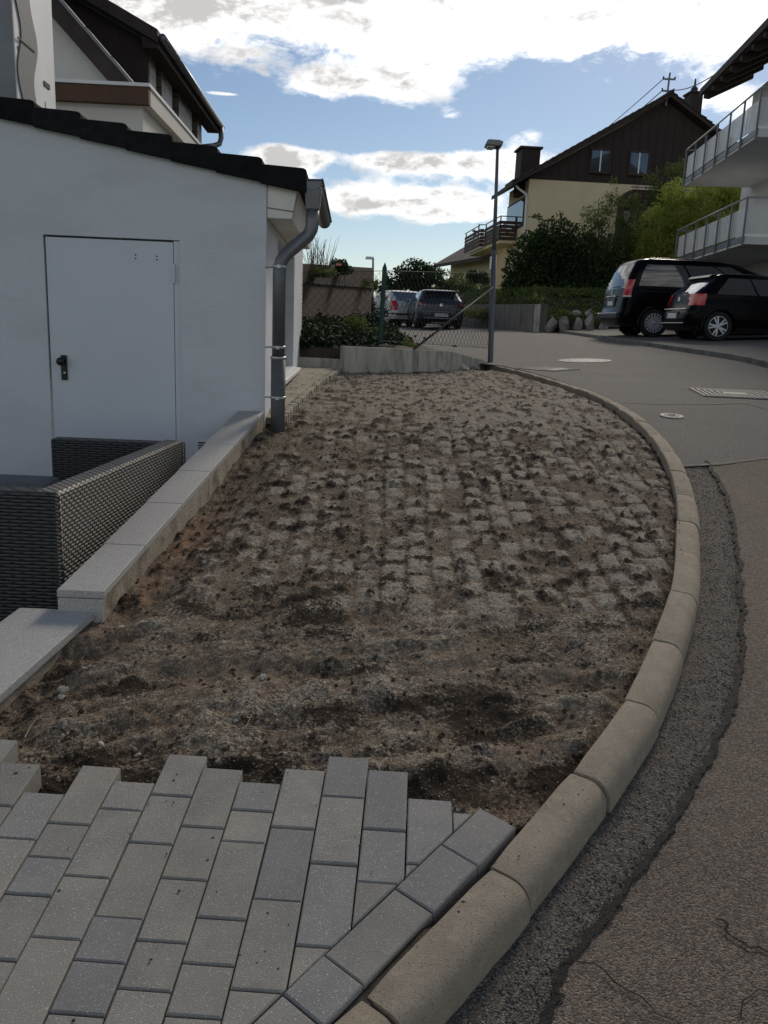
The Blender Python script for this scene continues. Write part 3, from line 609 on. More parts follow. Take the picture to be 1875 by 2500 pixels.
m_grit = pm('grit', (.34, .31, .26), (.14, .122, .10), 160, .95, detail=1, lo=.42, hi=.58)
tag(from_np('grit', PV, PF, m_grit), 'loose pale grit scattered over the soil', kind='stuff')
# loose crumbs of dark earth
n = 9000; py = 2.0 + 7.5 * NR.random(n) ** 1.3; pl, pr = interp(SL, py) + .05, kx(py) - .02; px_ = pl + (pr - pl) * NR.random(n)
pz, pg = soil_z(px_, py); keep = (pg + .4 * (NR.random(n) - .5)) < .34; px_, py, pz = px_[keep], py[keep], pz[keep]; n = len(px_)
r = (.003 + .011 * NR.random(n) ** 3.2); an = NR.random(n) * 6.28; sc3 = .5 + .8 * NR.random((n, 6, 1)); VV = octa[None] * sc3; ca, sa = np.cos(an)[:, None], np.sin(an)[:, None]
VX = VV[:, :, 0] * ca - VV[:, :, 1] * sa; VY = VV[:, :, 0] * sa + VV[:, :, 1] * ca; VZ = VV[:, :, 2] * .7
PV = np.stack([VX * r[:, None] + px_[:, None], VY * r[:, None] + py[:, None], VZ * r[:, None] + (pz + r * .3)[:, None]], -1).reshape(-1, 3)
PF = (of[None] + 6 * np.arange(n)[:, None, None]).reshape(-1, 3)
m_crumb = pm('earth_crumb', (.085, .06, .04), (.045, .031, .021), 90, .98, detail=2)
tag(from_np('earth_crumbs', PV, PF, m_crumb), 'crumbs of dark earth lying on the strip', kind='stuff')
# single stones and straws
def rock(name, r, loc, mat, label, cat, group, seed, sub=2, sc=(1, 1, .7), parent=None):
    bm = bmesh.new(); bmesh.ops.create_icosphere(bm, subdivisions=sub, radius=1.0); rr = random.Random(seed); ax = [Vector((rr.uniform(-1, 1), rr.uniform(-1, 1), rr.uniform(-1, 1))).normalized() for _ in range(10)]; th = [rr.uniform(.42, .78) for _ in ax]
    for v in bm.verts:
        for a_, t_ in zip(ax, th):
            d = v.co.dot(a_)
            if d > t_: v.co -= a_ * (d - t_)
        v.co = Vector((v.co.x * sc[0], v.co.y * sc[1], v.co.z * sc[2])) * r * (1 + rr.uniform(-.05, .05))
    me = bpy.data.meshes.new(name); bm.to_mesh(me); bm.free(); o = link_mesh(me, name, mat, parent); o.location = loc; o.rotation_euler = (0, 0, rr.uniform(0, 6)); return tag(o, label, cat, group)
for k, (u, v, s, lab) in enumerate(((151, 1650, .024, 'pale angular stone against the low granite wall'), (148, 1668, .02, 'pale angular stone resting below another by the granite wall'), (645, 1655, .022, 'whitish flat stone alone in the middle of the soil'), (577, 1770, .010, 'tiny pinkish stone beside the bent straw'), (246, 1814, .014, 'pale round stone just behind the pavers'), (337, 1830, .012, 'small pale stone behind the gap in the pavers'),
        (498, 1373, .018, 'pale stone near the orange soil by the wall'), (346, 1524, .014, 'pale pebble by the step of the granite wall'), (295, 1522, .016, 'brownish pebble at the foot of the wall step'), (698, 1285, .012, 'small white pebble in the upper left soil'), (204, 1618, .012, 'small pale stone between wall and soil'), (820, 1430, .012, 'small grey pebble amid pale grit'))):
    q = on_ground(u, v, -.07); z = float(soil_z(np.array([q.x]), np.array([q.y]))[0][0]); rock('stone', s, (q.x, q.y, z + s * .35), m_stone, lab, 'stone', 'stones on the soil strip', k, 2, (1.1, .8, .6))
for k, (pts, lab) in enumerate((([(565, 1760), (614, 1765), (600, 1790)], 'bent dry straw lying on the soil'), ([(600, 1791), (640, 1790), (686, 1788)], 'straight dry straw beside the bent one'), ([(893, 1645), (900, 1672), (912, 1660)], 'short curled straw further up the soil'), ([(60, 1790), (75, 1760), (92, 1745)], 'dry grass blade leaning on the wall'))):
    w = []
    for u, v in pts:
        q = on_ground(u, v, -.07); w.append((q.x, q.y, float(soil_z(np.array([q.x]), np.array([q.y]))[0][0]) + .010))
    tag(MB().tube(w, .0016, 5).build('straw', m_straw), lab, 'straw', 'straws on the soil strip')

# ------------------------------------------------------------------ granite-capped garden wall
wall = empty('garden_wall', (-1.2, 4.5, 0), label='low sloping garden wall capped with grey granite slabs', cat='wall'); wo_ = Vector((-1.2, 4.5, 0))
def capz(y): return .493 + .1557 * (y - 3.4)
def capr(y): return -1.179 + (.232 / 3.03) * (y - 3.4)
def rel(pts, o=wo_): return [(p[0] - o.x, p[1] - o.y, p[2] - o.z) for p in pts]
def capslab(y0, y1, xl0, xr0, xl1, xr1, z0, z1, th, mat=m_granite, name='coping_slab'):
    return MB().hexa(rel([(xl0, y0, z0 - th), (xr0, y0, z0 - th), (xr1, y1, z1 - th), (xl1, y1, z1 - th), (xl0, y0, z0), (xr0, y0, z0), (xr1, y1, z1), (xl1, y1, z1)])).build(name, mat, wall, bevel=.003)
jy = [3.4, 3.892, 4.453, 4.997, 5.55, 6.0, 6.42]
for a_, b_ in zip(jy, jy[1:]):
    g_ = .002; capslab(a_ + g_, b_ - g_, capr(a_) - .2, capr(a_), capr(b_) - .195, capr(b_), capz(a_ + g_), capz(b_ - g_), .032)
MB().hexa(rel([(capr(3.4) - .19, 3.405, 0), (capr(3.4) - .004, 3.405, 0), (capr(6.42) - .004, 6.42, 0), (capr(6.42) - .19, 6.42, 0), (capr(3.4) - .19, 3.405, capz(3.4) - .033), (capr(3.4) - .004, 3.405, capz(3.4) - .033), (capr(6.42) - .004, 6.42, capz(6.42) - .033), (capr(6.42) - .19, 6.42, capz(6.42) - .033)])).build('wall_core', m_mortar, wall)
MB().hexa(rel([(capr(3.4) - .196, 3.397, .3), (capr(3.4) - .004, 3.397, .3), (capr(3.4) - .004, 3.41, .3), (capr(3.4) - .196, 3.41, .3), (capr(3.4) - .196, 3.397, capz(3.4) - .034), (capr(3.4) - .004, 3.397, capz(3.4) - .034), (capr(3.4) - .004, 3.41, capz(3.4) - .034), (capr(3.4) - .196, 3.41, capz(3.4) - .034)])).build('end_slab', m_granite, wall, bevel=.003)
def lz(y): return .407 + .128 * (y - 3.42)
def lr(y): return -1.217 - .168 * (3.42 - y)
for a_, b_ in ((2.62, 3.41), (1.72, 2.616)):
    capslab(a_ + .002, b_ - .002, lr(a_) - .33, lr(a_), lr(b_) - .325, lr(b_), lz(a_), lz(b_), .035)
MB().hexa(rel([(lr(1.72) - .31, 1.72, -.1), (lr(1.72) - .012, 1.72, -.1), (lr(3.40) - .012, 3.40, 0), (lr(3.4) - .31, 3.40, 0), (lr(1.72) - .31, 1.72, lz(1.72) - .036), (lr(1.72) - .012, 1.72, lz(1.72) - .036), (lr(3.4) - .012, 3.40, lz(3.4) - .036), (lr(3.4) - .31, 3.40, lz(3.4) - .036)])).build('low_core', m_mortar, wall)
# patio behind the wall
tag(MB().box(-7, -1.25, 1.0, 6.45, -.25, .12).build('patio', m_patio), 'dark sunken patio behind the garden wall', kind='structure')

# ------------------------------------------------------------------ path beside the garage
pb = np.zeros((24, 6, 3)); PEDGE = [(-.80, 6.55), (-.76, 7.2), (-.70, 8.1), (-.65, 9.1), (-.60, 10.3)]
def pex(y): return float(interp(PEDGE, y))
def pathz(y): return float(gprof(y)) + .008
for i, y in enumerate(np.linspace(6.5, 10.6, 24)):
    for j in range(6):
        x0 = -1.5; x = x0 + (pex(y) - .03 - x0) * j / 5; pb[i, j] = (x, y, pathz(y) - .012)
path = tag(grid('garden_path', pb, m_bed), 'narrow block path along the side of the white garage', kind='structure')
y = 6.52; k = 0
while y < 10.45:
    ln = .145 if y < 8 else .17; x1 = pex(y) - .062; x1b = pex(y + ln) - .062; off = (k % 2) * .09; x = x1; xb = x1b; c = 0
    while c < 4:
        w = .175 if not (c == 0 and off) else .09
        MB().hexa([(x - w + .004, y + .004, pathz(y) - .05), (x - .004, y + .004, pathz(y) - .05), (xb - .004, y + ln - .004, pathz(y + ln) - .05), (xb - w + .004, y + ln - .004, pathz(y + ln) - .05),
                   (x - w + .004, y + .004, pathz(y) + rnd.uniform(-.002, .003)), (x - .004, y + .004, pathz(y)), (xb - .004, y + ln - .004, pathz(y + ln)), (xb - w + .004, y + ln - .004, pathz(y + ln) + rnd.uniform(-.002, .003))]).build('paver', m_pathp, path)
        x -= w; xb -= w; c += 1
    y += ln; k += 1
y = 6.50
while y < 10.4:
    ln = rnd.uniform(.085, .115); x = pex(y) + rnd.uniform(-.006, .006); t0, t1 = pathz(y) + rnd.uniform(-.004, .008), pathz(y + ln) + rnd.uniform(-.004, .008)
    MB().hexa([(x - .055, y + .004, t0 - .25), (x, y + .004, t0 - .25), (x, y + ln - .004, t1 - .25), (x - .055, y + ln - .004, t1 - .25), (x - .055, y + .004, t0), (x, y + .004, t0), (x, y + ln - .004, t1), (x - .055, y + ln - .004, t1)]).build('edging_stone', m_pathp, path, bevel=.006); y += ln
# ------------------------------------------------------------------ white garage on the left
GY = math.radians(2.6); GO = Vector((-.945, 6.45, 0))
gar = empty('garage', GO, GY, 'white rendered garage with a steel side door and tiled verge', 'garage')
def rtop(x): return 2.635 - .19 * x            # underside of the roof, local x runs to the left as negative
DX0, DX1, DZ0, DZ1 = -1.617, -.632, .13, 2.19
GL = -5.0; TH = .24; GB = 4.62
w = MB()
w.prism([(GL, -.3), (DX0, -.3), (DX0, rtop(DX0)), (GL, rtop(GL))], 0, TH)
w.prism([(DX1, -.3), (0, -.3), (0, rtop(0)), (DX1, rtop(DX1))], 0, TH)
w.prism([(DX0, DZ1), (DX1, DZ1), (DX1, rtop(DX1)), (DX0, rtop(DX0))], 0, TH)
w.box(DX0, DX1, 0, TH, -.3, DZ0)
# side wall with the window opening
WY0, WY1, WZ0, WZ1 = 1.0, 3.10, 1.15, 2.32
w.box(-TH, 0, TH, WY0, -.3, 2.62); w.box(-TH, 0, WY1, GB, -.3, 2.62); w.box(-TH, 0, WY0, WY1, -.3, WZ0); w.box(-TH, 0, WY0, WY1, WZ1, 2.62)
w.box(GL, -TH, GB - TH, GB, -.3, 3.3); w.box(GL, GL + .2, TH, GB - TH, -.3, 3.2)
w.build('wall', m_render, gar)
# door: leaf sits back in a reveal, frame strip, hinges, handle
d = MB().box(DX0 + .012, DX1 - .05, .012, .055, DZ0, DZ1 - .014).build('door', m_door, gar, bevel=.003)
fr = MB(); fr.box(DX1 - .046, DX1 - .003, .016, .07, DZ0, DZ1 - .004); fr.build('door_frame', m_door, d)
MB().box(DX1 - .052, DX1 - .036, -.008, .012, 1.885, 2.02).build('hinge', m_door, d, bevel=.002); MB().box(DX1 - .052, DX1 - .036, -.008, .012, .42, .56).build('hinge', m_door, d, bevel=.002)
hp = MB().box(DX0 + .088, DX0 + .134, -.004, .012, 1.145, 1.33).build('handle_plate', m_black, d, bevel=.006)
MB().lathe([(.012, .0), (.012, -.035), (.026, -.04), (.03, -.055), (.022, -.066), (.004, -.068)], 16, (DX0 + .102, 0, 1.285), 'y').build('door_knob', m_black, d, smooth=True)
MB().lathe([(.008, 0), (.008, -.009), (.001, -.009)], 12, (DX0 + .116, 0, 1.20), 'y').build('key_cylinder', m_zincb, d)
for q in ((-.955, 2.075), (-.955, 2.05), (-.80, 2.072), (-.80, 2.047)): MB().lathe([(.006, .013), (.006, .0105), (.001, .0105)], 8, (q[0], 0, q[1]), 'y').build('screw_hole', m_irond, d)
# vent grille low on the wall
vg = MB().box(-.52, -.39, -.006, .004, .60, .72).build('vent', m_white, gar)
for k in range(5): MB().box(-.51, -.40, -.012, -.005, .615 + .021 * k, .627 + .021 * k).build('vent_slat', m_zinc, vg)
# window in the side wall
wf = MB()
for a_, b_, c_, e_ in ((WY0, WY1, WZ0, WZ0 + .06), (WY0, WY1, WZ1 - .06, WZ1), (WY0, WY0 + .06, WZ0 + .06, WZ1 - .06), (WY1 - .06, WY1, WZ0 + .06, WZ1 - .06), (2.02, 2.08, WZ0 + .06, WZ1 - .06)): wf.box(-.20, -.145, a_, b_, c_, e_)
wf = wf.build('window', m_black, gar); MB().box(-.185, -.165, WY0 + .06, WY1 - .06, WZ0 + .06, WZ1 - .06).build('pane', m_glass, wf)
MB().hexa([(-.14, WY0 - .03, WZ0 - .035), (.085, WY0 - .03, WZ0 - .05), (.085, WY1 + .03, WZ0 - .05), (-.14, WY1 + .03, WZ0 - .035), (-.14, WY0 - .03, WZ0 + .003), (.085, WY0 - .03, WZ0 - .012), (.085, WY1 + .03, WZ0 - .012), (-.14, WY1 + .03, WZ0 + .003)]).build('sill', m_white, wf, bevel=.004)
# boxed eave, roof deck, tiles
MB().prism([(.003, 2.375), (.185, 2.375), (.225, rtop(.22)), (.003, rtop(0) + .0)], .012, 2.62).build('eave_box', m_eave, gar, bevel=.004)
MB().prism([(.002, 2.45), (.195, 2.43), (.195, 2.424), (.002, 2.444)], .006, .011).build('eave_board_joint', m_concd, gar)
rf = MB().prism([(GL, rtop(GL) + .004), (.25, rtop(.25) + .004), (.25, rtop(.25) + .05), (GL, rtop(GL) + .05)], -.02, 2.66).build('roof', m_tile, gar)
bm_ = [-4.70, -4.38, -4.06, -3.74, -3.42, -3.10, -2.78, -2.46, -2.14, -1.82, -1.595, -1.275, -.96, -.643, -.325, -.018]
vx = [-.018 + .308 - .3175 * k for k in range(15)]
for k, xe in enumerate(vx):
    xs_ = xe - .335; z0, z1 = rtop(xs_) - .035, rtop(xe) - .035; tp = .128; lift = .036
    t_ = MB()
    t_.prism([(xs_, z0 - .003), (xe, z1 - .003 + lift * .3), (xe, z1 + tp + lift), (xe - .025, z1 + tp + lift + .012), (xs_, z0 + tp)], -.05 - .004 * (k % 2), -.022)
    t_.prism([(xs_, z0 + tp - .03), (xe, z1 + tp + lift - .028), (xe, z1 + tp + lift), (xs_, z0 + tp)], -.022, .30)
    t_.build('verge_tile', m_tile, rf, bevel=.008)
for r_ in range(1, 9):
    for k in (0,):
        xe = vx[0]; xs_ = xe - .335; y0 = .30 + .30 * (r_ - 1); MB().prism([(xs_, rtop(xs_) + .06), (xe, rtop(xe) + .08), (xe, rtop(xe) + .11), (xs_, rtop(xs_) + .09)], y0 + .004, y0 + .296).build('roof_tile', m_tile, rf, bevel=.006)
# gutter and downpipe
gu = MB(); n_ = 10; gp = []
GR, GX, GZ = .066, .334, 2.645
prof = [(GX - GR * math.cos(math.pi * k / n_), GZ - GR * math.sin(math.pi * k / n_)) for k in range(n_ + 1)]; inner = [(GX - (GR - .006) * math.cos(math.pi * k / n_), GZ + .0 - (GR - .006) * math.sin(math.pi * k / n_)) for k in range(n_ + 1)][::-1]
vs = []; Ls = (-.03, 2.55)
for yv in Ls: vs += [(q[0], yv, q[1]) for q in prof + inner]
m_ = len(prof) * 2; gu.add(vs, [(i, (i + 1) % m_, m_ + (i + 1) % m_, m_ + i) for i in range(m_)])
gut = gu.build('gutter', m_zinc, gar, smooth=False)
for yv in (-.034, 2.545): MB().prism(prof, yv, yv + .006).build('end_cap', m_zinc, gut)
MB().tube([(GX + GR + .003, -.035, GZ + .004), (GX + GR + .003, 2.55, GZ + .004)], .010, 8).build('gutter_bead', m_zinc, gut, smooth=True)
MB().tube([(GX - .06, -.04, GZ), (GX + .07, -.04, GZ + .002)], .006, 6).build('end_bead', m_zinc, gut)
hop = MB(); hop.hexa([(.285, -.02, 2.44), (.385, -.02, 2.44), (.385, .08, 2.44), (.285, .08, 2.44), (.275, -.03, 2.60), (.40, -.03, 2.60), (.40, .09, 2.60), (.275, .09, 2.60)])
dp = hop.build('downpipe_outlet', m_zinc, gut, bevel=.012)
pts = [(.335, .03, 2.46), (.335, .03, 2.36), (.328, .025, 2.31), (.305, .02, 2.265), (.26, .01, 2.225), (.205, -.01, 2.175), (.15, -.03, 2.125), (.118, -.045, 2.075), (.105, -.05, 2.02), (.103, -.05, 1.95), (.103, -.05, 1.38)]
MB().tube(pts, .0485, 20).build('downpipe', m_zinc, gar, smooth=True)
MB().tube([(.103, -.05, 1.385), (.104, -.05, .70)], .0545, 20).build('standpipe', m_pvc, gar, smooth=True)
for z_, r_ in ((1.372, .058), (2.03, .0515), (1.45, .0515), (1.075, .0575)):
    c_ = MB().lathe([(r_ - .004, z_ - .012), (r_ + .002, z_ - .010), (r_ + .004, z_), (r_ + .002, z_ + .010), (r_ - .004, z_ + .012)], 24, (.103, -.05, 0)).build('pipe_clamp', m_zincb, gar, smooth=True)
    if z_ != 1.372: MB().tube([(.06, -.03, z_), (-.002, .0, z_ - .004)], .006, 6).build('bracket', m_zincb, c_); MB().box(.09, .116, -.118, -.102, z_ - .012, z_ + .012).build('clamp_bolt', m_zincb, c_)
# rooftop heat pump cabinet
hv = empty('heat_pump', GO + Vector((-2.7, 1.0, 0)), GY, 'white cabinet with wavy grey side panel standing on the garage roof', 'heat pump')
hx, hz0, hz1 = .585, 3.16, 4.75; y0_, y1_ = -.26, .66
MB().box(-.8, hx, y0_, y1_, hz0 + .12, hz1).build('cabinet', m_white, hv, bevel=.01)
MB().box(-.82, hx - .0, y0_ - .02, y0_ - .002, hz0 + .12, hz1).build('front_panel', m_steel, hv, bevel=.004)
MB().box(-.9, hx + .09, y0_ - .04, y1_ + .02, hz0 - .25, hz0 + .09).build('plinth', m_zinc, hv, bevel=.006)
MB().hexa([(hx - .2, y0_ + .2, hz0 + .0), (hx + .12, y0_ + .2, hz0), (hx + .12, y1_ + .03, hz0), (hx - .2, y1_ + .03, hz0), (hx - .2, y0_ + .2, hz0 + .14), (hx + .03, y0_ + .2, hz0 + .14), (hx + .03, y1_ + .03, hz0 + .14), (hx - .2, y1_ + .03, hz0 + .14)]).build('flashing', m_white, hv)
wv = []; nz_ = 40
for k in range(nz_ + 1):
    z_ = hz0 + .13 + (hz1 - hz0 - .15) * k / nz_; s_ = math.sin((z_ - 3.66) * 2 * math.pi / .62); wv.append((.235 + .055 * s_, z_))
wr = [(y_ + .34 + .02 * math.sin((z_ - 3.5) * 9), z_) for y_, z_ in wv][::-1]
MB().prism([(a_ + y0_ - .16, b_) for a_, b_ in wv + wr], hx + .002, hx + .012, 'x').build('wavy_panel', m_greypan, hv)
MB().hexa([(hx + .012, y0_ + .03, 3.735), (hx + .018, y0_ + .03, 3.735), (hx + .018, y0_ + .40, 3.735), (hx + .012, y0_ + .40, 3.735), (hx + .012, y0_ + .03, 3.747), (hx + .018, y0_ + .03, 3.747), (hx + .018, y0_ + .40, 3.747), (hx + .012, y0_ + .40, 3.747)]).build('seam', m_irond, hv)
MB().box(hx + .002, hx + .008, y0_ + .62, y0_ + .76, 3.54, 3.58).build('grip_slot', m_irond, hv); MB().box(hx + .002, hx + .008, y0_ + .06, y0_ + .16, 3.66, 3.69).build('grip_slot', m_irond, hv)
MB().box(hx + .002, hx + .006, y0_ + .64, y0_ + .80, 3.34, 3.42).build('type_label', m_plate, hv)

# ------------------------------------------------------------------ wicker lounge
def weave(name, horiz):
    m = bpy.data.materials.new(name); m.use_nodes = True; t = m.node_tree; N = t.nodes; L = t.links; p = N['Principled BSDF']; p.inputs['Roughness'].default_value = .5
    uv = N.new('ShaderNodeTexCoord').outputs['Object']; sp = N.new('ShaderNodeSeparateXYZ'); L.new(uv, sp.inputs[0])
    def mt(op, a, b=None):
        q = N.new('ShaderNodeMath'); q.operation = op
        for i_, v_ in enumerate((a, b)):
            if v_ is None: continue
            if isinstance(v_, (int, float)): q.inputs[i_].default_value = v_
            else: L.new(v_, q.inputs[i_])
        return q.outputs[0]
    along = mt('ADD', sp.outputs[0], sp.outputs[1]); z = sp.outputs[2]
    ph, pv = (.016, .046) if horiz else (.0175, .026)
    nz = N.new('ShaderNodeTexNoise'); nz.inputs['Scale'].default_value = 9; L.new(uv, nz.inputs['Vector'])
    zw = mt('ADD', z, mt('MULTIPLY', mt('SUBTRACT', nz.outputs[0], .5), .006))
    rowi = mt('FLOOR', mt('DIVIDE', zw, ph)); fz = mt('FRACT', mt('DIVIDE', zw, ph))
    sh = mt('MULTIPLY', mt('MODULO', mt('ABSOLUTE', rowi), 2.0), .5); fa = mt('FRACT', mt('ADD', mt('DIVIDE', along, pv * 2), sh))
    arcz = mt('SINE', mt('MULTIPLY', fz, math.pi)); arca = mt('ABSOLUTE', mt('SINE', mt('MULTIPLY', fa, math.pi)))
    hgt = mt('MULTIPLY', mt('POWER', arcz, .6), mt('POWER', arca, .55))
    rp = N.new('ShaderNodeValToRGB'); L.new(hgt, rp.inputs[0]); e = rp.color_ramp.elements
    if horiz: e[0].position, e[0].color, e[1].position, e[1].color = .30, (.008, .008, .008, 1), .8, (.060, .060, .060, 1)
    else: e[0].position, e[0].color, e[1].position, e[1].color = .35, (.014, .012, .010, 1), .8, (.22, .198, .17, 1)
    n2_ = N.new('ShaderNodeTexNoise'); n2_.inputs['Scale'].default_value = 60; L.new(uv, n2_.inputs['Vector']); mx = N.new('ShaderNodeMix'); mx.data_type = 'RGBA'; mx.blend_type = 'MULTIPLY'; mx.inputs['Factor'].default_value = .6; L.new(rp.outputs[0], mx.inputs['A']); L.new(n2_.outputs['Color'], mx.inputs['B'])
    ga = N.new('ShaderNodeGamma'); L.new(mx.outputs['Result'], ga.inputs[0]); ga.inputs[1].default_value = .92
    L.new(ga.outputs[0], p.inputs['Base Color'])
    b = N.new('ShaderNodeBump'); b.inputs['Strength'].default_value = 1.0; b.inputs['Distance'].default_value = .006; L.new(hgt, b.inputs['Height']); L.new(b.outputs[0], p.inputs['Normal'])
    return m
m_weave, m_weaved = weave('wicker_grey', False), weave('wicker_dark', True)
so_ = Vector((-1.45, 3.66, .12))
sofa = empty('wicker_sofa', so_, 0, 'grey-brown woven wicker corner sofa behind the granite wall', 'sofa')
def panel(name, a_, b_, th, z0, z1, mat):
    a_, b_ = Vector(a_), Vector(b_); d_ = (b_ - a_).normalized(); n_ = Vector((-d_.y, d_.x)); q = [a_, b_, b_ + n_ * th, a_ + n_ * th]
    P8 = [(p.x - so_.x, p.y - so_.y, z0 - so_.z) for p in q] + [(p.x - so_.x, p.y - so_.y, z1 - so_.z) for p in q]
    return MB().hexa(P8).build(name, mat, sofa, bevel=.014)
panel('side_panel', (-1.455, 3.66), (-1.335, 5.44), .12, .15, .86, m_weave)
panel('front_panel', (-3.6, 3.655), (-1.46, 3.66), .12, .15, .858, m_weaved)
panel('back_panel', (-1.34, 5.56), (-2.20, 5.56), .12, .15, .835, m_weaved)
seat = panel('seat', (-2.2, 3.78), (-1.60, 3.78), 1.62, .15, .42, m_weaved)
for a_ in ((-1.455, 3.66), (-1.335, 5.44)): MB().tube([(a_[0] - so_.x - .006, a_[1] - so_.y + .012, .04), (a_[0] - so_.x - .006, a_[1] - so_.y + .012, .725)], .012, 8).build('corner_braid', m_weave, sofa, smooth=True)
for (x_, y_) in ((-1.56, 3.74), (-1.45, 5.45), (-2.15, 5.48), (-3.5, 3.72)): MB().box(x_ - so_.x - .025, x_ - so_.x + .025, y_ - so_.y - .025, y_ - so_.y + .025, .0, .04).build('foot', m_black, sofa)
cu = MB().box(-.62, .62, -.10, .10, 0, .42).build('cushion', m_cush, None, bevel=.04); cu.location = (-2.62, 5.0, .24); tag(cu, 'dark grey back cushion upright behind the wicker front panel', 'cushion')
MB_ = MB().box(-.7, .7, -.45, .45, 0, .12); sb_o = MB_.build('garden_bench', m_weaved, None, bevel=.02); sb_o.location = (-2.62, 4.75, .12); tag(sb_o, 'dark wicker bench seat under the grey cushion', 'bench')

# ------------------------------------------------------------------ neighbouring house behind the garage
nh = empty('neighbour_house', (-3.05, 11, 0), GY, 'house with dark tiled roof and clad upper floor behind the garage', 'house')
# flat-roofed annex
MB().box(-7, -.10, .10, 3.4, 0, 4.15).build('annex_wall', m_offwhite, nh)
MB().box(-7, 0, 0, .10, 4.14, 4.33).build('fascia', m_brfascia, nh); MB().box(-.10, .0, .102, 3.5, 4.14, 4.33).build('fascia', m_offwhite, nh)
MB().box(-7, .02, -.02, 3.5, 4.334, 4.375).build('roof_edge_trim', m_white, nh, bevel=.004)
# white gable
def gz(x): return 4.38 + (-.50 - x) * 1.05
MB().prism([(-7, 4.3), (-.42, 4.3), (-3.5, gz(-3.5)), (-7, gz(-3.5))], .62, .9).build('gable_wall', m_offwhite, nh)
MB().prism([(-.50, 4.38), (-.23, 4.38), (-3.5, gz(-3.5) + .30), (-3.5, gz(-3.5))], .45, 3.2).build('gable_roof', m_brroof, nh)
for k in range(11):
    x_ = -.28 - k * .30; z_ = 4.43 + k * .315
    MB().hexa([(x_, .43, z_), (x_ + .03, .43, z_ + .02), (x_ + .03, .75, z_ + .02), (x_, .75, z_), (x_ - .30, .43, z_ + .32), (x_ - .27, .43, z_ + .345), (x_ - .27, .75, z_ + .345), (x_ - .30, .75, z_ + .32)]).build('verge_tile', m_steel, nh)
# clad upper storey
MB().prism([(-6, 4.2), (-.70, 4.2), (-.70, 5.70), (-4.2, 7.45), (-6, 7.45)], 3.05, 3.15).build('gable_cladding', m_clad, nh)
MB().prism([(-.48, 5.62), (-.48, 5.80), (-4.4, 7.75), (-4.4, 7.55)], 2.75, 8.7).build('main_roof', m_brroof, nh)
MB().prism([(-.72, 5.55), (-.48, 5.55), (-.48, 5.62), (-.72, 5.72)], 2.8, 8.6).build('soffit', m_clad, nh)
cl = bpy.data.materials.new('shingle_cladding'); cl.use_nodes = True; t = cl.node_tree; bt = t.nodes.new('ShaderNodeTexBrick'); tcx = t.nodes.new('ShaderNodeTexCoord'); mpx = t.nodes.new('ShaderNodeMapping'); mpx.inputs['Rotation'].default_value = (math.pi / 2, 0, math.pi / 2)
t.links.new(tcx.outputs['Object'], mpx.inputs[0]); t.links.new(mpx.outputs[0], bt.inputs['Vector']); bt.inputs['Color1'].default_value = (.15, .12, .09, 1); bt.inputs['Color2'].default_value = (.11, .09, .07, 1); bt.inputs['Mortar'].default_value = (.03, .026, .02, 1); bt.inputs['Scale'].default_value = 1.0; bt.inputs['Brick Width'].default_value = .2; bt.inputs['Row Height'].default_value = .22; bt.inputs['Mortar Size'].default_value = .012
t.links.new(bt.outputs[0], t.nodes['Principled BSDF'].inputs['Base Color'])
ysg = [(3.15, 3.58, 'c'), (3.58, 4.0, 'w'), (4.0, 4.32, 'c'), (4.32, 5.4, 's'), (5.4, 6.2, 'c'), (6.2, 7.25, 's'), (7.25, 7.75, 'c')]
for a_, b_, k_ in ysg:
    if k_ == 'c': MB().box(-.90, -.70, a_, b_, 3.5, 5.72).build('shingle_panel', cl, nh)
    else:
        wv_ = MB().box(-.95, -.80, a_, b_, 3.5, 5.72).build('window', m_wood, nh); MB().box(-.80, -.79, a_ + .06, b_ - .06, 3.6, 5.5).build('pane', m_glass, wv_)
        if k_ == 's': MB().box(-.79, -.735, a_ + .03, a_ + (b_ - a_) * .62, 4.6 if a_ < 5 else 4.25, 5.6).build('shutter', m_shut, wv_)
MB().box(-.72, -.60, 3.3, 7.9, 4.30, 4.42).build('window_ledge', m_wood, nh)
MB().tube([(-.42, 2.8, 5.70), (-.42, 8.7, 5.70)], .06, 10).build('gutter', m_zinc, nh, smooth=True)
MB().tube([(-.42, 8.55, 5.68), (-.42, 8.55, 5.45), (-.45, 8.5, 5.32), (-.55, 8.3, 5.24), (-.70, 8.0, 5.18), (-.72, 7.95, 4.2)], .055, 10).build('downpipe', m_zinc, nh, smooth=True)
MB().box(-7, -.95, 3.2, 8.2, 0, 5.6).build('wall', m_clad, nh)

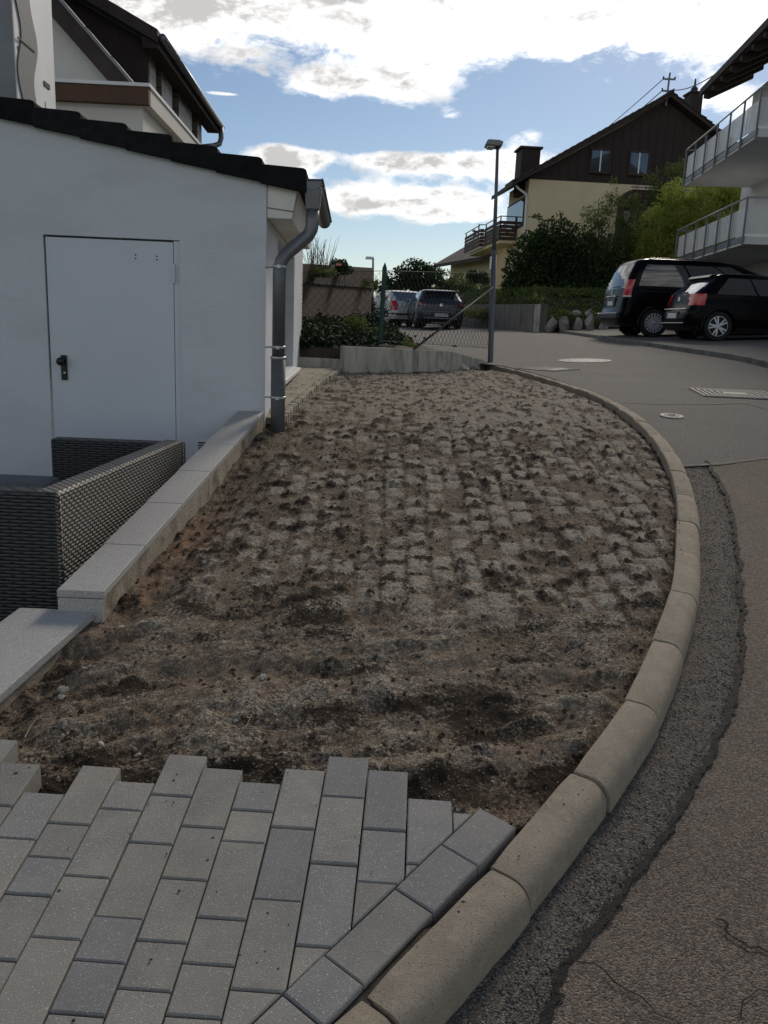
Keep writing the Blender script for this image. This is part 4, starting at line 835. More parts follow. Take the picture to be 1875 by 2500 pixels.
# ------------------------------------------------------------------ balcony house on the right
RH = empty('balcony_house', (9.1, 23, 0), math.radians(-5.5), 'white rendered house with two steel-railed balconies', 'house')
MB().box(2.2, 13, -9, 8.7, 0, 9.9).build('wall', m_render2, RH)
MB().prism([(.55, 9.95), (2.4, 10.85), (7.6, 13.6), (13, 10.8), (13, 11.0), (7.6, 13.9), (.55, 10.17)], -9.6, 9.35).build('roof', m_brroof, RH)
MB().prism([(.60, 9.93), (2.4, 10.80), (2.4, 10.84), (.60, 9.965)], -9.5, 9.28).build('soffit', m_wood, RH)
for k in range(9): MB().prism([(.62, 9.78), (.80, 9.75), (2.19, 10.42), (2.19, 10.66), (.62, 9.92)], 9.0 - k * 1.05 - .12, 9.0 - k * 1.05).build('rafter', m_wood, RH)
for zs, nm in ((4.05, 'lower'), (6.66, 'upper')):
    sl_ = MB().box(0, 2.198, -.02, 7.6, zs, zs + .20).build('balcony_slab', m_render2, RH, bevel=.01)
    MB().box(-.02, .0, -.03, 7.62, zs + .06, zs + .21).build('slab_edge', m_steel, sl_)
    rail = MB().tube([(2.19, -.04, zs + 1.16), (-.05, -.04, zs + 1.16), (-.05, 7.62, zs + 1.16), (1.4, 7.62, zs + 1.16)], .024, 8).build('handrail', m_zincb, sl_, smooth=True)
    ps = [(-.05, -.04)] + [(-.05, 7.62 * k / 6) for k in range(1, 7)] + [(.9, -.04), (1.9, -.04), (1.2, 7.62)]
    for (x_, y_) in ps: MB().box(x_ - .022, x_ + .022, y_ - .022, y_ + .022, zs - .04, zs + 1.15).build('rail_post', m_steel, sl_)
    for k in range(6):
        y_a, y_b = 7.62 * k / 6 + .03, 7.62 * (k + 1) / 6 - .03; b_ = MB(); zb = zs + .27
        for s_ in range(26): b_.box(.012, .018, y_a, y_b, zb + s_ * .026, zb + s_ * .026 + .0195)
        b_.box(.010, .020, y_a, y_a + .02, zb, zb + .675); b_.box(.010, .020, y_b - .02, y_b, zb, zb + .675); b_.build('railing_panel', m_white, sl_, kind='stuff')
    for x_a, x_b in ((.0, .86), (.94, 1.86)):
        b_ = MB(); zb = zs + .27
        for s_ in range(26): b_.box(x_a, x_b, .012, .018, zb + s_ * .026, zb + s_ * .026 + .0175)
        n_ = int((x_b - x_a) / .04)
        for s_ in range(n_): b_.box(x_a + s_ * .04, x_a + s_ * .04 + .016, .0185, .0205, zb, zb + .675)
        b_.build('railing_panel', m_white, sl_, kind='stuff')
for zf in (4.25, 6.86):
    for ya, yb in ((.6, 3.3), (4.6, 6.4)) if zf > 5 else ((.6, 3.3),):
        wn_ = MB()
        for a_, b_, c_, e_ in ((ya, yb, zf, zf + .08), (ya, yb, zf + 2.12, zf + 2.2), (ya, ya + .08, zf + .08, zf + 2.12), (yb - .08, yb, zf + .08, zf + 2.12), ((ya + yb) / 2 - .04, (ya + yb) / 2 + .04, zf + .08, zf + 2.12)): wn_.box(2.15, 2.21, a_, b_, c_, e_)
        wn_ = wn_.build('window', m_steel, RH); MB().box(2.175, 2.185, ya + .08, yb - .08, zf + .08, zf + 2.12).build('pane', m_glassl, wn_)
        MB().box(2.12, 2.2, ya - .05, yb + .05, zf + 2.2, zf + 2.36).build('shutter_box', m_white, wn_)
for ya in (-6.5, -3.2, .2, 3.6): 
    gd = MB().box(2.14, 2.2, ya, ya + 2.6, 1.3, 3.5).build('garage_door', m_steel, RH); MB().box(2.10, 2.14, ya + 1.2, ya + 1.4, 2.1, 2.14).build('handle', m_black, gd)

# ------------------------------------------------------------------ brown-gabled house
BH = empty('gabled_house', (6.8, 46, 0), math.radians(5), 'cream house with dark brown boarded gable beyond the hedge', 'house')
def br(x): return 9.36 + (13.41 - 9.36) / 6.83 * min(x, 13.66 - x)
MB().box(0, 13.66, 0, 4.6, 1.2, 9.24).build('wall', m_cream, BH)
MB().prism([(-.02, 9.25), (13.68, 9.25), (13.68, 9.32), (6.83, 13.30), (-.02, 9.32)], -.04, .3).build('boarded_gable', m_clad, BH)
bb = []
for k in range(34):
    x_ = .2 + k * .45
    if x_ > 13.5: break
    t_ = br(x_) - .28
    if t_ > 9.4: MB().box(x_, x_ + .05, -.062, -.041, 9.26, t_).build('batten', m_clad, BH)
for sgn in (0, 1):
    pr_ = [(-1.0, 8.77), (6.83, 13.41), (6.83, 13.62), (-1.0, 8.98)]
    if sgn: pr_ = [(13.66 - a_, b_) for a_, b_ in pr_]
    rf_ = MB().prism(pr_, -.55, 4.7).build('roof', m_brroof, BH)
    for k in range(24):
        t0_, t1_ = k / 24, (k + 1) / 24
        x0_, x1_ = -1.0 + 7.83 * t0_, -1.0 + 7.83 * t1_; zz0, zz1 = 8.98 + 4.64 * t0_, 8.98 + 4.64 * t1_; q_ = [(x0_, zz0), (x1_, zz1 - .02), (x1_, zz1 + .02), (x0_, zz0 + .09)]
        if sgn: q_ = [(13.66 - a_, b_) for a_, b_ in q_]
        MB().prism(q_, -.60, 1.2).build('verge_tile', m_brroof, rf_)
MB().tube([(6.83, -.6, 13.62), (6.83, 4.7, 13.62)], .12, 8).build('ridge_cap', m_brroof, BH, smooth=True)
for x_ in (3.15, 5.2):
    z_ = 9.77; wn_ = MB()
    for a_, b_, c_, e_ in ((x_ - .08, x_ + 1.03, z_ - .08, z_), (x_ - .08, x_ + 1.03, z_ + 1.02, z_ + 1.1), (x_ - .08, x_, z_, z_ + 1.02), (x_ + .95, x_ + 1.03, z_, z_ + 1.02)): wn_.box(a_, b_, -.12, -.02, c_, e_)
    wn_ = wn_.build('window', m_wood, BH); MB().box(x_, x_ + .95, -.07, -.05, z_, z_ + 1.02).build('pane', m_glassl, wn_); MB().box(x_ - .1, x_ + 1.05, -.18, -.03, z_ - .12, z_ - .082).build('sill', m_clad, wn_)
    MB().box(x_ + .44, x_ + .51, -.085, -.072, z_, z_ + 1.02).build('mullion', m_white, wn_)
ch = MB().box(-.30, .70, .9, 2.2, 8.6, 10.85).build('chimney', m_clad, BH); MB().box(-.40, .80, .8, 2.3, 10.88, 10.98).build('chimney_cap', m_brroof, ch); MB().box(-.25, .65, .95, 2.15, 10.85, 10.88).build('flue_top', m_black, ch)
ch = MB().box(8.75, 9.4, 1.6, 2.5, 11, 14.25).build('chimney', m_clad, BH); MB().box(8.68, 9.47, 1.53, 2.57, 14.25, 14.33).build('chimney_cap', m_brroof, ch); MB().lathe([(.22, 14.33), (.16, 14.5), (.2, 14.53), (.06, 14.7), (.04, 15.05), (.01, 15.06)], 10, (9.08, 2.05, 0)).build('cowl', m_irond, ch)
# glazed bay on the gable wall
by_ = MB().box(4.75, 7.2, -.9, -.02, 6.2, 8.45).build('bay', m_wood, BH); MB().prism([(4.65, 8.45), (7.3, 8.45), (7.3, 8.85), (5.15, 8.85)], -1.0, -.03).build('bay_roof', m_clad, by_)
for k in range(3): MB().box(4.85 + k * .8, 5.5 + k * .8, -.93, -.905, 6.9, 8.3).build('bay_pane', m_glass, by_)
MB().box(5.0, 8.6, -1.25, -1.15, 8.9, 8.96).build('awning_bar', m_steel, by_)
# side wall: big window, downpipe, wooden balcony
sw = MB().box(-.06, .02, .5, 4.6, 7.0, 8.45).build('window', m_wood, BH); MB().box(-.075, -.062, .65, 4.45, 7.1, 8.35).build('pane', m_glassl, sw)
MB().tube([(-.75, -.2, 8.85), (-.55, -.15, 8.7), (-.12, -.1, 8.45), (-.1, -.1, 8.2), (-.1, -.1, 2)], .06, 8).build('downpipe', m_white, BH, smooth=True)
bal = MB().box(-.92, -.01, 2.0, 11.6, 6.22, 6.40).build('balcony', m_cream, BH)
for zi in range(5): 
    z_ = 6.38 + zi * .205
    for x0_, x1_, y0_, y1_ in ((-.95, -.03, 1.94, 1.98), (-.99, -.95, 1.99, 6.2), (-1.24, -1.20, 6.5, 11.6), (-1.24, -1.0, 6.22, 6.26)): MB().box(x0_, x1_, y0_, y1_, z_, z_ + .165).build('board', m_wood, bal)
MB().tube([(-.05, 1.96, 7.6), (-.97, 1.96, 7.6), (-.97, 6.2, 7.6), (-1.22, 6.2, 7.6), (-1.22, 11.6, 7.6)], .03, 6).build('handrail', m_steel, bal)
for x_, y_ in ((-.93, 2.0), (-.1, 2.0), (-.93, 3.6), (-.93, 6.0), (-1.18, 8.6), (-1.18, 11.4)): MB().box(x_ - .03, x_ + .03, y_, y_ + .06, 6.38, 7.58).build('rail_post', m_wood, bal)
# roof-top line pole and wires
pt = A(1627, 243, 46.2); pole = empty('line_pole', (pt.x, pt.y, pt.z - .1), 0, 'grey roof pole with insulator arms on the brown gable', 'utility pole')
MB().tube([(0, 0, -.2), (.04, 0, 1.35)], .05, 8).build('mast', m_steel, pole)
for z_ in (1.05, .50):
    MB().box(-.28, .34, -.03, .03, z_ - .04, z_ + .04).build('cross_arm', m_steel, pole)
    for x_ in (-.26, .32): MB().lathe([(.03, z_), (.055, z_ + .03), (.03, z_ + .07), (.05, z_ + .1), (.02, z_ + .13)], 8, (x_, 0, 0)).build('insulator', m_clad, pole)
MB().tube([(.0, -.1, .0), (.0, -.04, .3)], .02, 6).build('stay', m_steel, pole)
def wire(name, a_, b_, sag, r_, label):
    a_, b_ = Vector(a_), Vector(b_); return tag(MB().tube([a_.lerp(b_, k / 14) - Vector((0, 0, sag * 4 * (k / 14) * (1 - k / 14))) for k in range(15)], r_, 5).build(name, m_irond), label, 'cable', 'overhead cables')
P0 = Vector((pt.x, pt.y, pt.z - .1))
wire('overhead_cable', P0 + Vector((.3, 0, .55)), A(1830, 112, 29), .35, .022, 'thick overhead cable from the roof pole to the balcony house')
wire('overhead_cable', P0 + Vector((-.26, 0, 1.05)), A(1330, 425, 95), .3, .022, 'topmost thin overhead cable running down behind the brown roof')
wire('overhead_cable', P0 + Vector((-.26, 0, .5)), A(1320, 455, 95), .3, .024, 'lower overhead cable running down behind the brown roof')

# ------------------------------------------------------------------ further house down the street
fh = empty('far_house', (A(1130, 640, 62).x + 2.2, 62, 0), math.radians(16), 'small cream house with dark roof beyond the wooden balcony', 'house')
MB().box(0, 9, 0, 9, 1.5, 7.0).build('wall', m_cream, fh)
MB().prism([(-1.3, 6.25), (4.5, 9.7), (10, 6.6), (10, 6.9), (4.5, 10), (-1.3, 6.5)], -.8, 9.5).build('roof', m_brroof, fh)
MB().prism([(0, 7.0), (9, 7.0), (4.5, 9.6)], 0, .2).build('gable', m_cream, fh)
MB().box(.9, 1.0, -.05, 0, 3.0, 6.2).build('corner_pipe', m_white, fh)
fw = MB().box(2.2, 3.4, -.05, .02, 4.0, 5.2).build('window', m_wood, fh); MB().box(2.3, 3.3, -.06, -.051, 4.1, 5.1).build('pane', m_glass, fw)
st = MB()
for k in range(6): st.box(1.0 + k * .45, 4.2, -3.2 + k * .35, -2.8 + k * .35, 1.5, 2.2 + k * .22)
st.build('stair', m_cream, fh)
for (u_, v_, Y_, lab) in ((1168, 552, 75, 'tiny far roof pole above the small cream house'), (1113, 640, 90, 'tiny far roof pole left of the small cream house')):
    q = A(u_, v_ + 25, Y_); pl_ = empty('line_pole', q, 0, lab, 'utility pole'); MB().tube([(0, 0, -2.5), (0, 0, 1.0)], .06, 6).build('mast', m_irond, pl_); MB().box(-.55, .55, -.05, .05, .35, .47).build('cross_arm', m_irond, pl_); MB().box(-.4, .4, -.05, .05, .05, .14).build('cross_arm', m_irond, pl_)
fr2 = empty('far_roof', (A(1112, 668, 85).x, 85, 2), 0, 'dark far roof slope left of the small cream house', 'house'); MB().prism([(-1.2, 3.2), (4, 7.5), (8, 3.2)], 0, 8).build('roof', m_brroof, fr2); MB().box(-.6, 7.5, .3, 7.7, 0, 3.3).build('wall', m_cream, fr2)
# ------------------------------------------------------------------ low concrete wall, fence and lamp at the top of the strip
ew = empty('boundary_wall', (.2, 11, 0), 0, 'low stained concrete wall closing the top of the strip', 'wall')
def wallseg(p0, p1, t0, t1, b, th, mat, name, par, o=Vector((.2, 11, 0)), bev=.006):
    p0, p1 = Vector(p0) - Vector((o.x, o.y)), Vector(p1) - Vector((o.x, o.y)); d_ = (p1 - p0).normalized(); n_ = Vector((-d_.y, d_.x)) * th; q = [p0, p1, p1 + n_, p0 + n_]
    return MB().hexa([(a.x, a.y, b) for a in q] + [(q[0].x, q[0].y, t0), (q[1].x, q[1].y, t1), (q[2].x, q[2].y, t1), (q[3].x, q[3].y, t0)]).build(name, mat, par, bevel=bev)
wallseg((-1.75, 10.60), (-.56, 10.44), 1.22, 1.205, .98, .12, m_conc, 'low_section', ew)
wallseg((-.556, 10.40), (.355, 10.99), 1.372, 1.345, 1.045, .12, m_conc, 'wall_panel', ew); wallseg((.365, 11.0), (.838, 11.595), 1.343, 1.326, 1.06, .12, m_conc, 'wall_panel', ew); wallseg((.846, 11.605), (1.43, 12.85), 1.324, 1.17, 1.02, .12, m_conc, 'tapered_end', ew)
wallseg((-.55, 10.43), (.85, 11.63), 1.05, 1.07, .8, .09, m_bed, 'footing', ew)
for k, (u_, v_) in enumerate(((905, 905), (945, 908), (985, 903), (1055, 905), (1090, 905), (1130, 900), (1160, 897))):
    q = on_ground(u_, v_, -.03); rock('footing_stone', .06 + .03 * (k % 3), (q.x - .2, q.y - 11 + .03, q.z - .0), m_conc, None, None, None, k + 60, 2, (1.4, .6, .7), ew)

LB = on_ground(1197, 884); LT = A(1215, 356, LB.y)
lamp = empty('street_lamp', LB, 0, 'grey street lamp standing at the end of the mesh fence', 'street lamp'); dx_ = LT.x - LB.x; hz_ = LT.z - LB.z
MB().tube([(0, 0, -.3), (dx_ * .0, 0, 0), (dx_ * .52, 0, hz_ * .52)], .041, 14).build('lower_pole', m_lamp, lamp, smooth=True)
MB().tube([(dx_ * .52, 0, hz_ * .52), (dx_, 0, hz_)], [.031, .022], 12).build('upper_pole', m_lamp, lamp, smooth=True)
hd = MB(); hw = .10
hd.prism([(-.215, -.005), (-.20, .05), (-.17, .075), (.02, .07), (.075, .05), (.065, -.02), (.0, -.03), (-.20, -.02)], -.17, .17); hdo = hd.build('lamp_head', m_steel, lamp, bevel=.015); hdo.location = (dx_ + .0, 0, hz_); hdo.scale = (.85, .85, .8)
gl_ = MB().prism([(-.19, -.022), (-.17, -.05), (-.08, -.055), (-.05, -.031)], -.13, .13).build('lamp_glass', m_lampglass, lamp, bevel=.006); gl_.location = (dx_, 0, hz_); gl_.scale = (.85, .85, .8)
MB().lathe([(.043, hz_ * .52 - .03), (.045, hz_ * .52), (.034, hz_ * .52 + .03)], 14, (dx_ * .52, 0, 0)).build('pole_joint', m_lamp, lamp)
MB().box(dx_ * .4 - .065, dx_ * .4 - .045, -.05, .03, hz_ * .44, hz_ * .5).build('number_tag', m_plate, lamp)
L2 = A(909, 789, 36); l2 = empty('street_lamp', L2, 0, 'slim far street lamp behind the brown wall', 'street lamp'); T2 = A(911, 632, 36)
MB().tube([(0, 0, -.3), (T2.x - L2.x, 0, T2.z - L2.z)], [.06, .04], 8).build('pole', m_steel, l2, smooth=True); hh = MB().prism([(-.32, -.02), (-.28, .08), (.02, .07), (.05, -.02)], -.15, .15).build('lamp_head', m_white, l2); hh.location = (T2.x - L2.x, 0, T2.z - L2.z)

fc = empty('mesh_fence', (.4, 11.5, 1.3), 0, 'chain-link fence with green post on the low concrete wall', 'fence'); fo = Vector((.4, 11.5, 1.3))
P1b, P1t = A(928, 838, 10.70), A(940, 641, 10.70)
def F_(p): return (p[0] - fo.x, p[1] - fo.y, p[2] - fo.z)
po = MB().tube([F_(P1b), F_(P1b.lerp(P1t, .93)), F_(P1t)], [.030, .030, .004], 10).build('post', m_green, fc, smooth=False)
MB().tube([F_(A(1010, 853, 10.98)), F_(A(1203, 702, 12.95))], .015, 8).build('brace', m_rust, fc, smooth=True)
def mesh_panel(a0, a1, b0, b1, name):
    # a0/a1 bottom left/right, b0/b1 top left/right
    a0, a1, b0, b1 = map(Vector, (a0, a1, b0, b1)); W_ = (a1 - a0).length; H_ = (b0 - a0).length; nw = int(W_ / .095); nh_ = int(H_ / .055); V_, F2 = [], []
    def P_(s, t): return a0.lerp(a1, s).lerp(b0.lerp(b1, s), t)
    r_ = .0026
    for i in range(nw + 1):
        pts = []
        for k in range(nh_ + 1):
            s = (i + (.5 if (k + i) % 2 else -.5) * 1.0 + .0) / nw; s = (i + (.52 if k % 2 else 0)) / nw
            pts.append(P_(min(1, max(0, s)), k / nh_))
        pts2 = [P_(min(1, max(0, (i - (.52 if k % 2 else 0)) / nw)), k / nh_) for k in range(nh_ + 1)]
        for q in (pts, pts2):
            b = len(V_)
            for p in q:
                for o in ((r_, 0, 0), (-r_ * .5, r_ * .5, r_ * .8), (-r_ * .5, -r_ * .5, -r_ * .8)): V_.append(F_(p + Vector(o)))
            for k in range(len(q) - 1):
                for e in range(3): F2.append((b + k * 3 + e, b + k * 3 + (e + 1) % 3, b + k * 3 + 3 + (e + 1) % 3, b + k * 3 + 3 + e))
    o = from_np(name, V_, F2, m_wire, fc, kind='stuff'); return o
R0, R1 = A(1193, 850, 12.95), A(1200, 668, 12.95); B0 = P1b + Vector((.03, .02, .03)); B1 = A(942, 661, 10.72)
mesh_panel(B0, R0, B1, R1, 'wire_mesh'); Lb, Lt = Vector((-1.5, 10.95, 1.30)), Vector((-1.5, 10.95, 2.2)); mesh_panel(Lb, P1b + Vector((-.03, .02, .03)), Lt, B1 + Vector((-.07, 0, -.02)), 'wire_mesh')
for a_, b_ in ((B1, R1), (B0, R0), (B0.lerp(B1, .5), R0.lerp(R1, .5)), (Lt, B1)): MB().tube([F_(a_), F_(b_)], .0035, 5).build('tension_wire', m_wire, fc)
MB().box(-.03, .03, -.012, .012, -.012, .012).build('tensioner', m_rust, fc).location = F_(A(1110, 845, 12.0))

# ------------------------------------------------------------------ bank, brown wall and planting on the left
RE = [(-.54, 10.5), (.37, 11.09), (.86, 11.70), (1.44, 12.90), (1.36, 13.6), (1.0, 15), (.72, 17), (.45, 20), (.1, 25), (-.6, 30)]
LE = [(-1.75, 10.5), (-1.50, 10.9), (-.5, 20.5), (-.9, 30)]
def bank_z(x, y, c): 
    zr = np.where(y < 13.1, np.interp(y, [10.4, 11, 11.6, 12.85, 13.1], [1.35, 1.33, 1.31, 1.17, 1.15]), ROADZ(x, y) + .02); zl = np.interp(y, [10.4, 10.9, 12, 20, 30], [1.2, 1.36, 1.58, 1.75, 1.85]); return zl + (zr - zl) * c ** .8
P = np.zeros((70, 26, 3))
for i, y in enumerate(np.linspace(10.66, 29, 70)):
    c = np.linspace(0, 1, 26); a_, b_ = float(interp(LE, y)), float(interp(RE, y)); x = a_ + (b_ - a_) * c; P[i, :, 0] = x; P[i, :, 1] = y; P[i, :, 2] = bank_z(x, y + 0 * x, c) + .05 * (fbm(x * 5, y * 5 + 0 * x, 3, 3) - .5)
P = np.concatenate([P[:1], P], 0); P = np.concatenate([P, P[:, -1:]], 1); P[0, :, 2] = .7; P[:, -1, 2] -= .4
bank = tag(grid('earth_bank', P, m_earth), 'dark planted bank between the brown wall and the street', kind='structure')
bw = empty('brown_wall', (-1.2, 14, 0), 0, 'rusty brown retaining wall rising behind the fence', 'wall')
wallseg((-1.62, 10.9 - .4), (-.5, 20.5), 2.18, 2.62, 1.0, .4, m_brwall, 'wall_body', bw, Vector((-1.2, 14, 0)), .0); MB().hexa([(-1.60 + 1.2, 10.5 - 14, 2.10), (-.47 + 1.2, 20.5 - 14, 2.45), (-.9 + 1.2, 20.5 - 14, 2.45), (-2.03 + 1.2, 10.5 - 14, 2.10), (-1.60 + 1.2, 10.5 - 14, 2.335), (-.47 + 1.2, 20.5 - 14, 2.93), (-.9 + 1.2, 20.5 - 14, 2.93), (-2.03 + 1.2, 10.5 - 14, 2.335)]).build('wall_crown', m_brwall2, bw, bevel=.02)
tag(MB().hexa([(-9, 11.2, 0), (-1.75, 11.2, 0), (-.75, 20.5, 0), (-9, 40, 0), (-9, 11.2, 2.2), (-1.95, 11.2, 2.28), (-.95, 20.5, 2.55), (-9, 40, 2.7)]).build('garden_terrace', m_earth), 'raised garden soil behind the brown wall', kind='structure')

def leafmass(name, parent, blobs, n, size, mat, seed, aspect=.45, droop=0.0, shell=.5, gap=.42, kind=None, upbias=0.0):
    R_ = np.random.default_rng(seed); B = np.array(blobs, float); wgt = B[:, 3] * B[:, 4] * B[:, 5]; k = R_.choice(len(B), n, p=wgt / wgt.sum())
    d = R_.normal(size=(n, 3)); d /= np.linalg.norm(d, axis=1)[:, None]; rho = R_.random(n) ** shell
    lump = .74 + .52 * fbm(d[:, 0] * 2.2 + k * 5.1, d[:, 2] * 2.2 + d[:, 1] * 1.7, seed, 3)
    p = B[k, :3] + d * B[k, 3:6] * (rho * lump)[:, None]
    dens_ = fbm(p[:, 0] * 2.1 + p[:, 1] * .7, p[:, 2] * 2.1 - p[:, 1] * .6, seed + 5, 3); ok = (dens_ > gap) | (rho < .35); p, d = p[ok], d[ok]; n = len(p)
    ax = R_.normal(size=(n, 3)) + d * .8; ax[:, 2] += upbias - droop; ax /= np.linalg.norm(ax, axis=1)[:, None]
    s1 = np.cross(ax, R_.normal(size=(n, 3))); s1 /= np.linalg.norm(s1, axis=1)[:, None]; up = np.cross(ax, s1); L_ = (size * (.6 + .8 * R_.random(n)))[:, None]; w_ = L_ * aspect
    VV = np.stack([p - ax * L_ * .5, p + s1 * w_ * .5 + up * w_ * .12, p + ax * L_ * .5, p - s1 * w_ * .5 + up * w_ * .12], 1).reshape(-1, 3); FF = np.arange(4 * n).reshape(n, 4)
    if parent is not None: VV = VV - np.array(parent.location)[None]
    return from_np(name, VV, FF, mat, parent, kind=kind)
def plant(name, base, label, cat, blobs, n, size, mat, seed, stems=5, group=None, sr=.03, **k):
    o = empty(name, base, 0, label, cat, group); leafmass('foliage', o, blobs, n, size, mat, seed, **k); rr = random.Random(seed); b0 = Vector(base)
    for i in range(stems):
        bl_ = blobs[i % len(blobs)]; tip = Vector((bl_[0] + rr.uniform(-.5, .5) * bl_[3], bl_[1] + rr.uniform(-.5, .5) * bl_[4], bl_[2] + rr.uniform(.1, .7) * bl_[5])) - b0
        s0 = Vector((rr.uniform(-.15, .15), rr.uniform(-.15, .15), -.15)); mid = s0.lerp(tip, .5) + Vector((rr.uniform(-.1, .1), rr.uniform(-.1, .1), .1)); MB().tube([s0, mid, tip], [sr, sr * .7, sr * .25], 6).build('stem', m_bark, o)
    return o
# ivy over the bank (ground cover nobody could count)
R_ = np.random.default_rng(5); n = 16000; yb = 10.6 + 12 * R_.random(n) ** 1.4; cb_ = R_.random(n) ** 1.2 * .95; xa, xb_ = interp(LE, yb), interp(RE, yb); xp = xa + (xb_ - xa) * cb_; zp = bank_z(xp, yb, cb_) + .10 * R_.random(n) + .22 * np.maximum(0, fbm(xp * 4, yb * 3, 7, 3) - .45) * R_.random(n) * 2
ok = (cb_ < .62 + .3 * (fbm(xp * 3, yb * 3, 9, 2) - .5)); xp, yb, zp = xp[ok], yb[ok], zp[ok]; n = len(xp); p3 = np.stack([xp, yb, zp], 1)
def leaves_at(p, size, aspect, R_, flat=.8):
    n = len(p); nr = R_.normal(size=(n, 3)) * .6; nr[:, 2] += flat; nr /= np.linalg.norm(nr, axis=1)[:, None]; ax = np.cross(nr, R_.normal(size=(n, 3))); ax /= np.linalg.norm(ax, axis=1)[:, None]; s1 = np.cross(nr, ax); L_ = (size * (.6 + .8 * R_.random(n)))[:, None]
    return np.stack([p - ax * L_ * .5, p + s1 * L_ * aspect * .5, p + ax * L_ * .5, p - s1 * L_ * aspect * .5], 1).reshape(-1, 3), np.arange(4 * n).reshape(n, 4)
VV, FF = leaves_at(p3, .06, .8, R_); tag(from_np('ivy', VV, FF, m_lfivy), 'dark ivy carpet covering the bank under the brown wall', kind='stuff')
q = A(865, 795, 13.2); plant('shrub', (q.x, q.y, 1.5), 'light green low shrub beside the green fence post', 'shrub', [(q.x, q.y, 1.60, .24, .3, .17), (q.x + .3, q.y + .3, 1.46, .25, .25, .13)], 1300, .05, m_lfmid, 21, 4, sr=.008, aspect=.6, gap=.36)
q = A(905, 830, 12.3); plant('shrub', (q.x, q.y, 1.36), 'small reddish-green creeping plant behind the low wall', 'shrub', [(q.x, q.y, 1.42, .35, .3, .10), (q.x + .4, q.y + .2, 1.38, .3, .3, .07)], 900, .05, m_lfmid, 22, 3, sr=.006, aspect=.6)
for k, (u_, v_, Y_) in enumerate(((960, 842, 12.0), (985, 850, 12.1), (1005, 845, 12.6), (940, 836, 12.3))):
    q = A(u_, v_, Y_); rock('edging_stone', .09 - .01 * k, q, m_rock, ('pale edging stone behind the low wall beside the creeping plant', 'flat edging stone where the brace meets the wall', 'edging stone nearest the street along the bank', 'rounded edging stone under the green fence post')[k], 'stone', 'edging stones on the bank', 80 + k, 2, (1.3, .9, .6))
# dry reeds and rose on the wall top
q = A(772, 652, 13.7); rd = empty('reed_clump', (q.x, q.y, q.z - .15), 0, 'clump of dry upright reeds above the brown wall', 'grass clump'); b_ = MB(); rr = random.Random(3)
for k in range(70):
    s0 = Vector((rr.gauss(0, .10), rr.gauss(0, .10), 0)); h_ = rr.uniform(.28, .66); ln_ = Vector((rr.gauss(0, .11), rr.gauss(0, .08), h_)); b_.tube([s0, s0 + ln_ * .55 + Vector((0, 0, .02)), s0 + ln_], [.004, .0035, .0012], 4)
b_.build('stalks', m_reed, rd, kind='stuff'); leafmass('leaves', rd, [(q.x, q.y, q.z - .05, .28, .25, .10)], 500, .06, m_lfmid, 31, aspect=.3)
q = A(826, 655, 15.8); rs = plant('rose_bush', (q.x, q.y, q.z - .2), 'dark rose bush with one pink bloom on the wall', 'rose bush', [(q.x, q.y, q.z + .03, .20, .2, .15), (q.x + .13, q.y, q.z - .02, .15, .15, .11), (q.x - .13, q.y, q.z - .05, .13, .13, .1)], 1300, .05, m_lfdark, 33, 4, sr=.006, aspect=.6, gap=.3)
qq = A(826, 647, 15.55); bm = MB()
for k in range(9):
    a_ = k * 2.4; r_ = .012 + .004 * k; c_ = Vector((qq.x - q.x + math.cos(a_) * r_, qq.y - q.y + math.sin(a_) * r_ * .6, qq.z - q.z + .2 + .004 * (k % 3))); bm.add([c_ + Vector((-.02, 0, -.015)), c_ + Vector((.02, 0, -.015)), c_ + Vector((.022, .004, .02)), c_ + Vector((-.022, .004, .02))], [(0, 1, 2, 3)])
bm.build('bloom', m_petal, rs)
for k, (u_, v_, Y_, rx, rz_, lab) in enumerate(((770, 665, 13.5, .35, .08, 'low green tuft at the foot of the dry reeds'), (880, 690, 19, .5, .10, 'low green trailing plant along the brown wall top'), (905, 745, 21, .5, .55, 'dark shrub at the far end of the brown wall'))):
    q = A(u_, v_, Y_); plant('shrub', (q.x, q.y, q.z - rz_), lab, 'shrub', [(q.x, q.y, q.z, rx, rx * .8, rz_)], 700 + 900 * (k == 2), .06, (m_lfmid, m_lfmid, m_lfivy)[k], 40 + k, 2, sr=.006)

# ------------------------------------------------------------------ right side: retaining wall, boulders, hedges
rw = empty('retaining_wall', (3.6, 29, 0), 0, 'weathered concrete retaining wall beside the boulders', 'wall')
wallseg((2.9, 38.0), (3.88, 32.31), 2.62, 2.54, 1.2, .25, m_concd, 'wall_panel', rw, Vector((3.6, 29, 0))); wallseg((3.885, 32.29), (4.80, 28.0), 2.53, 2.48, 1.2, .25, m_concd, 'wall_panel', rw, Vector((3.6, 29, 0)))
wallseg((4.81, 28.0), (4.98, 28.25), 2.47, 2.47, 1.2, .22, m_conc, 'end_face', rw, Vector((3.6, 29, 0)))
P = np.zeros((14, 30, 3))
for i in range(14):
    for j, x in enumerate(np.linspace(3.1, 16, 30)):
        y0_ = np.interp(x, [3.1, 4.1, 5.05, 6, 16], [38, 32.3, 28.2, 28.4, 31]); y = y0_ + (42 - y0_) * i / 13; P[i, j] = (x, y, np.interp(x, [4.95, 5.1], [2.42, 1.75]) * (1 - min(1, i / 3)) + (2.75 + .5 * (i / 13)) * min(1, i / 3))
tag(grid('planted_bank', P, m_earth), 'planted earth bank behind the boulders and retaining wall', kind='structure')
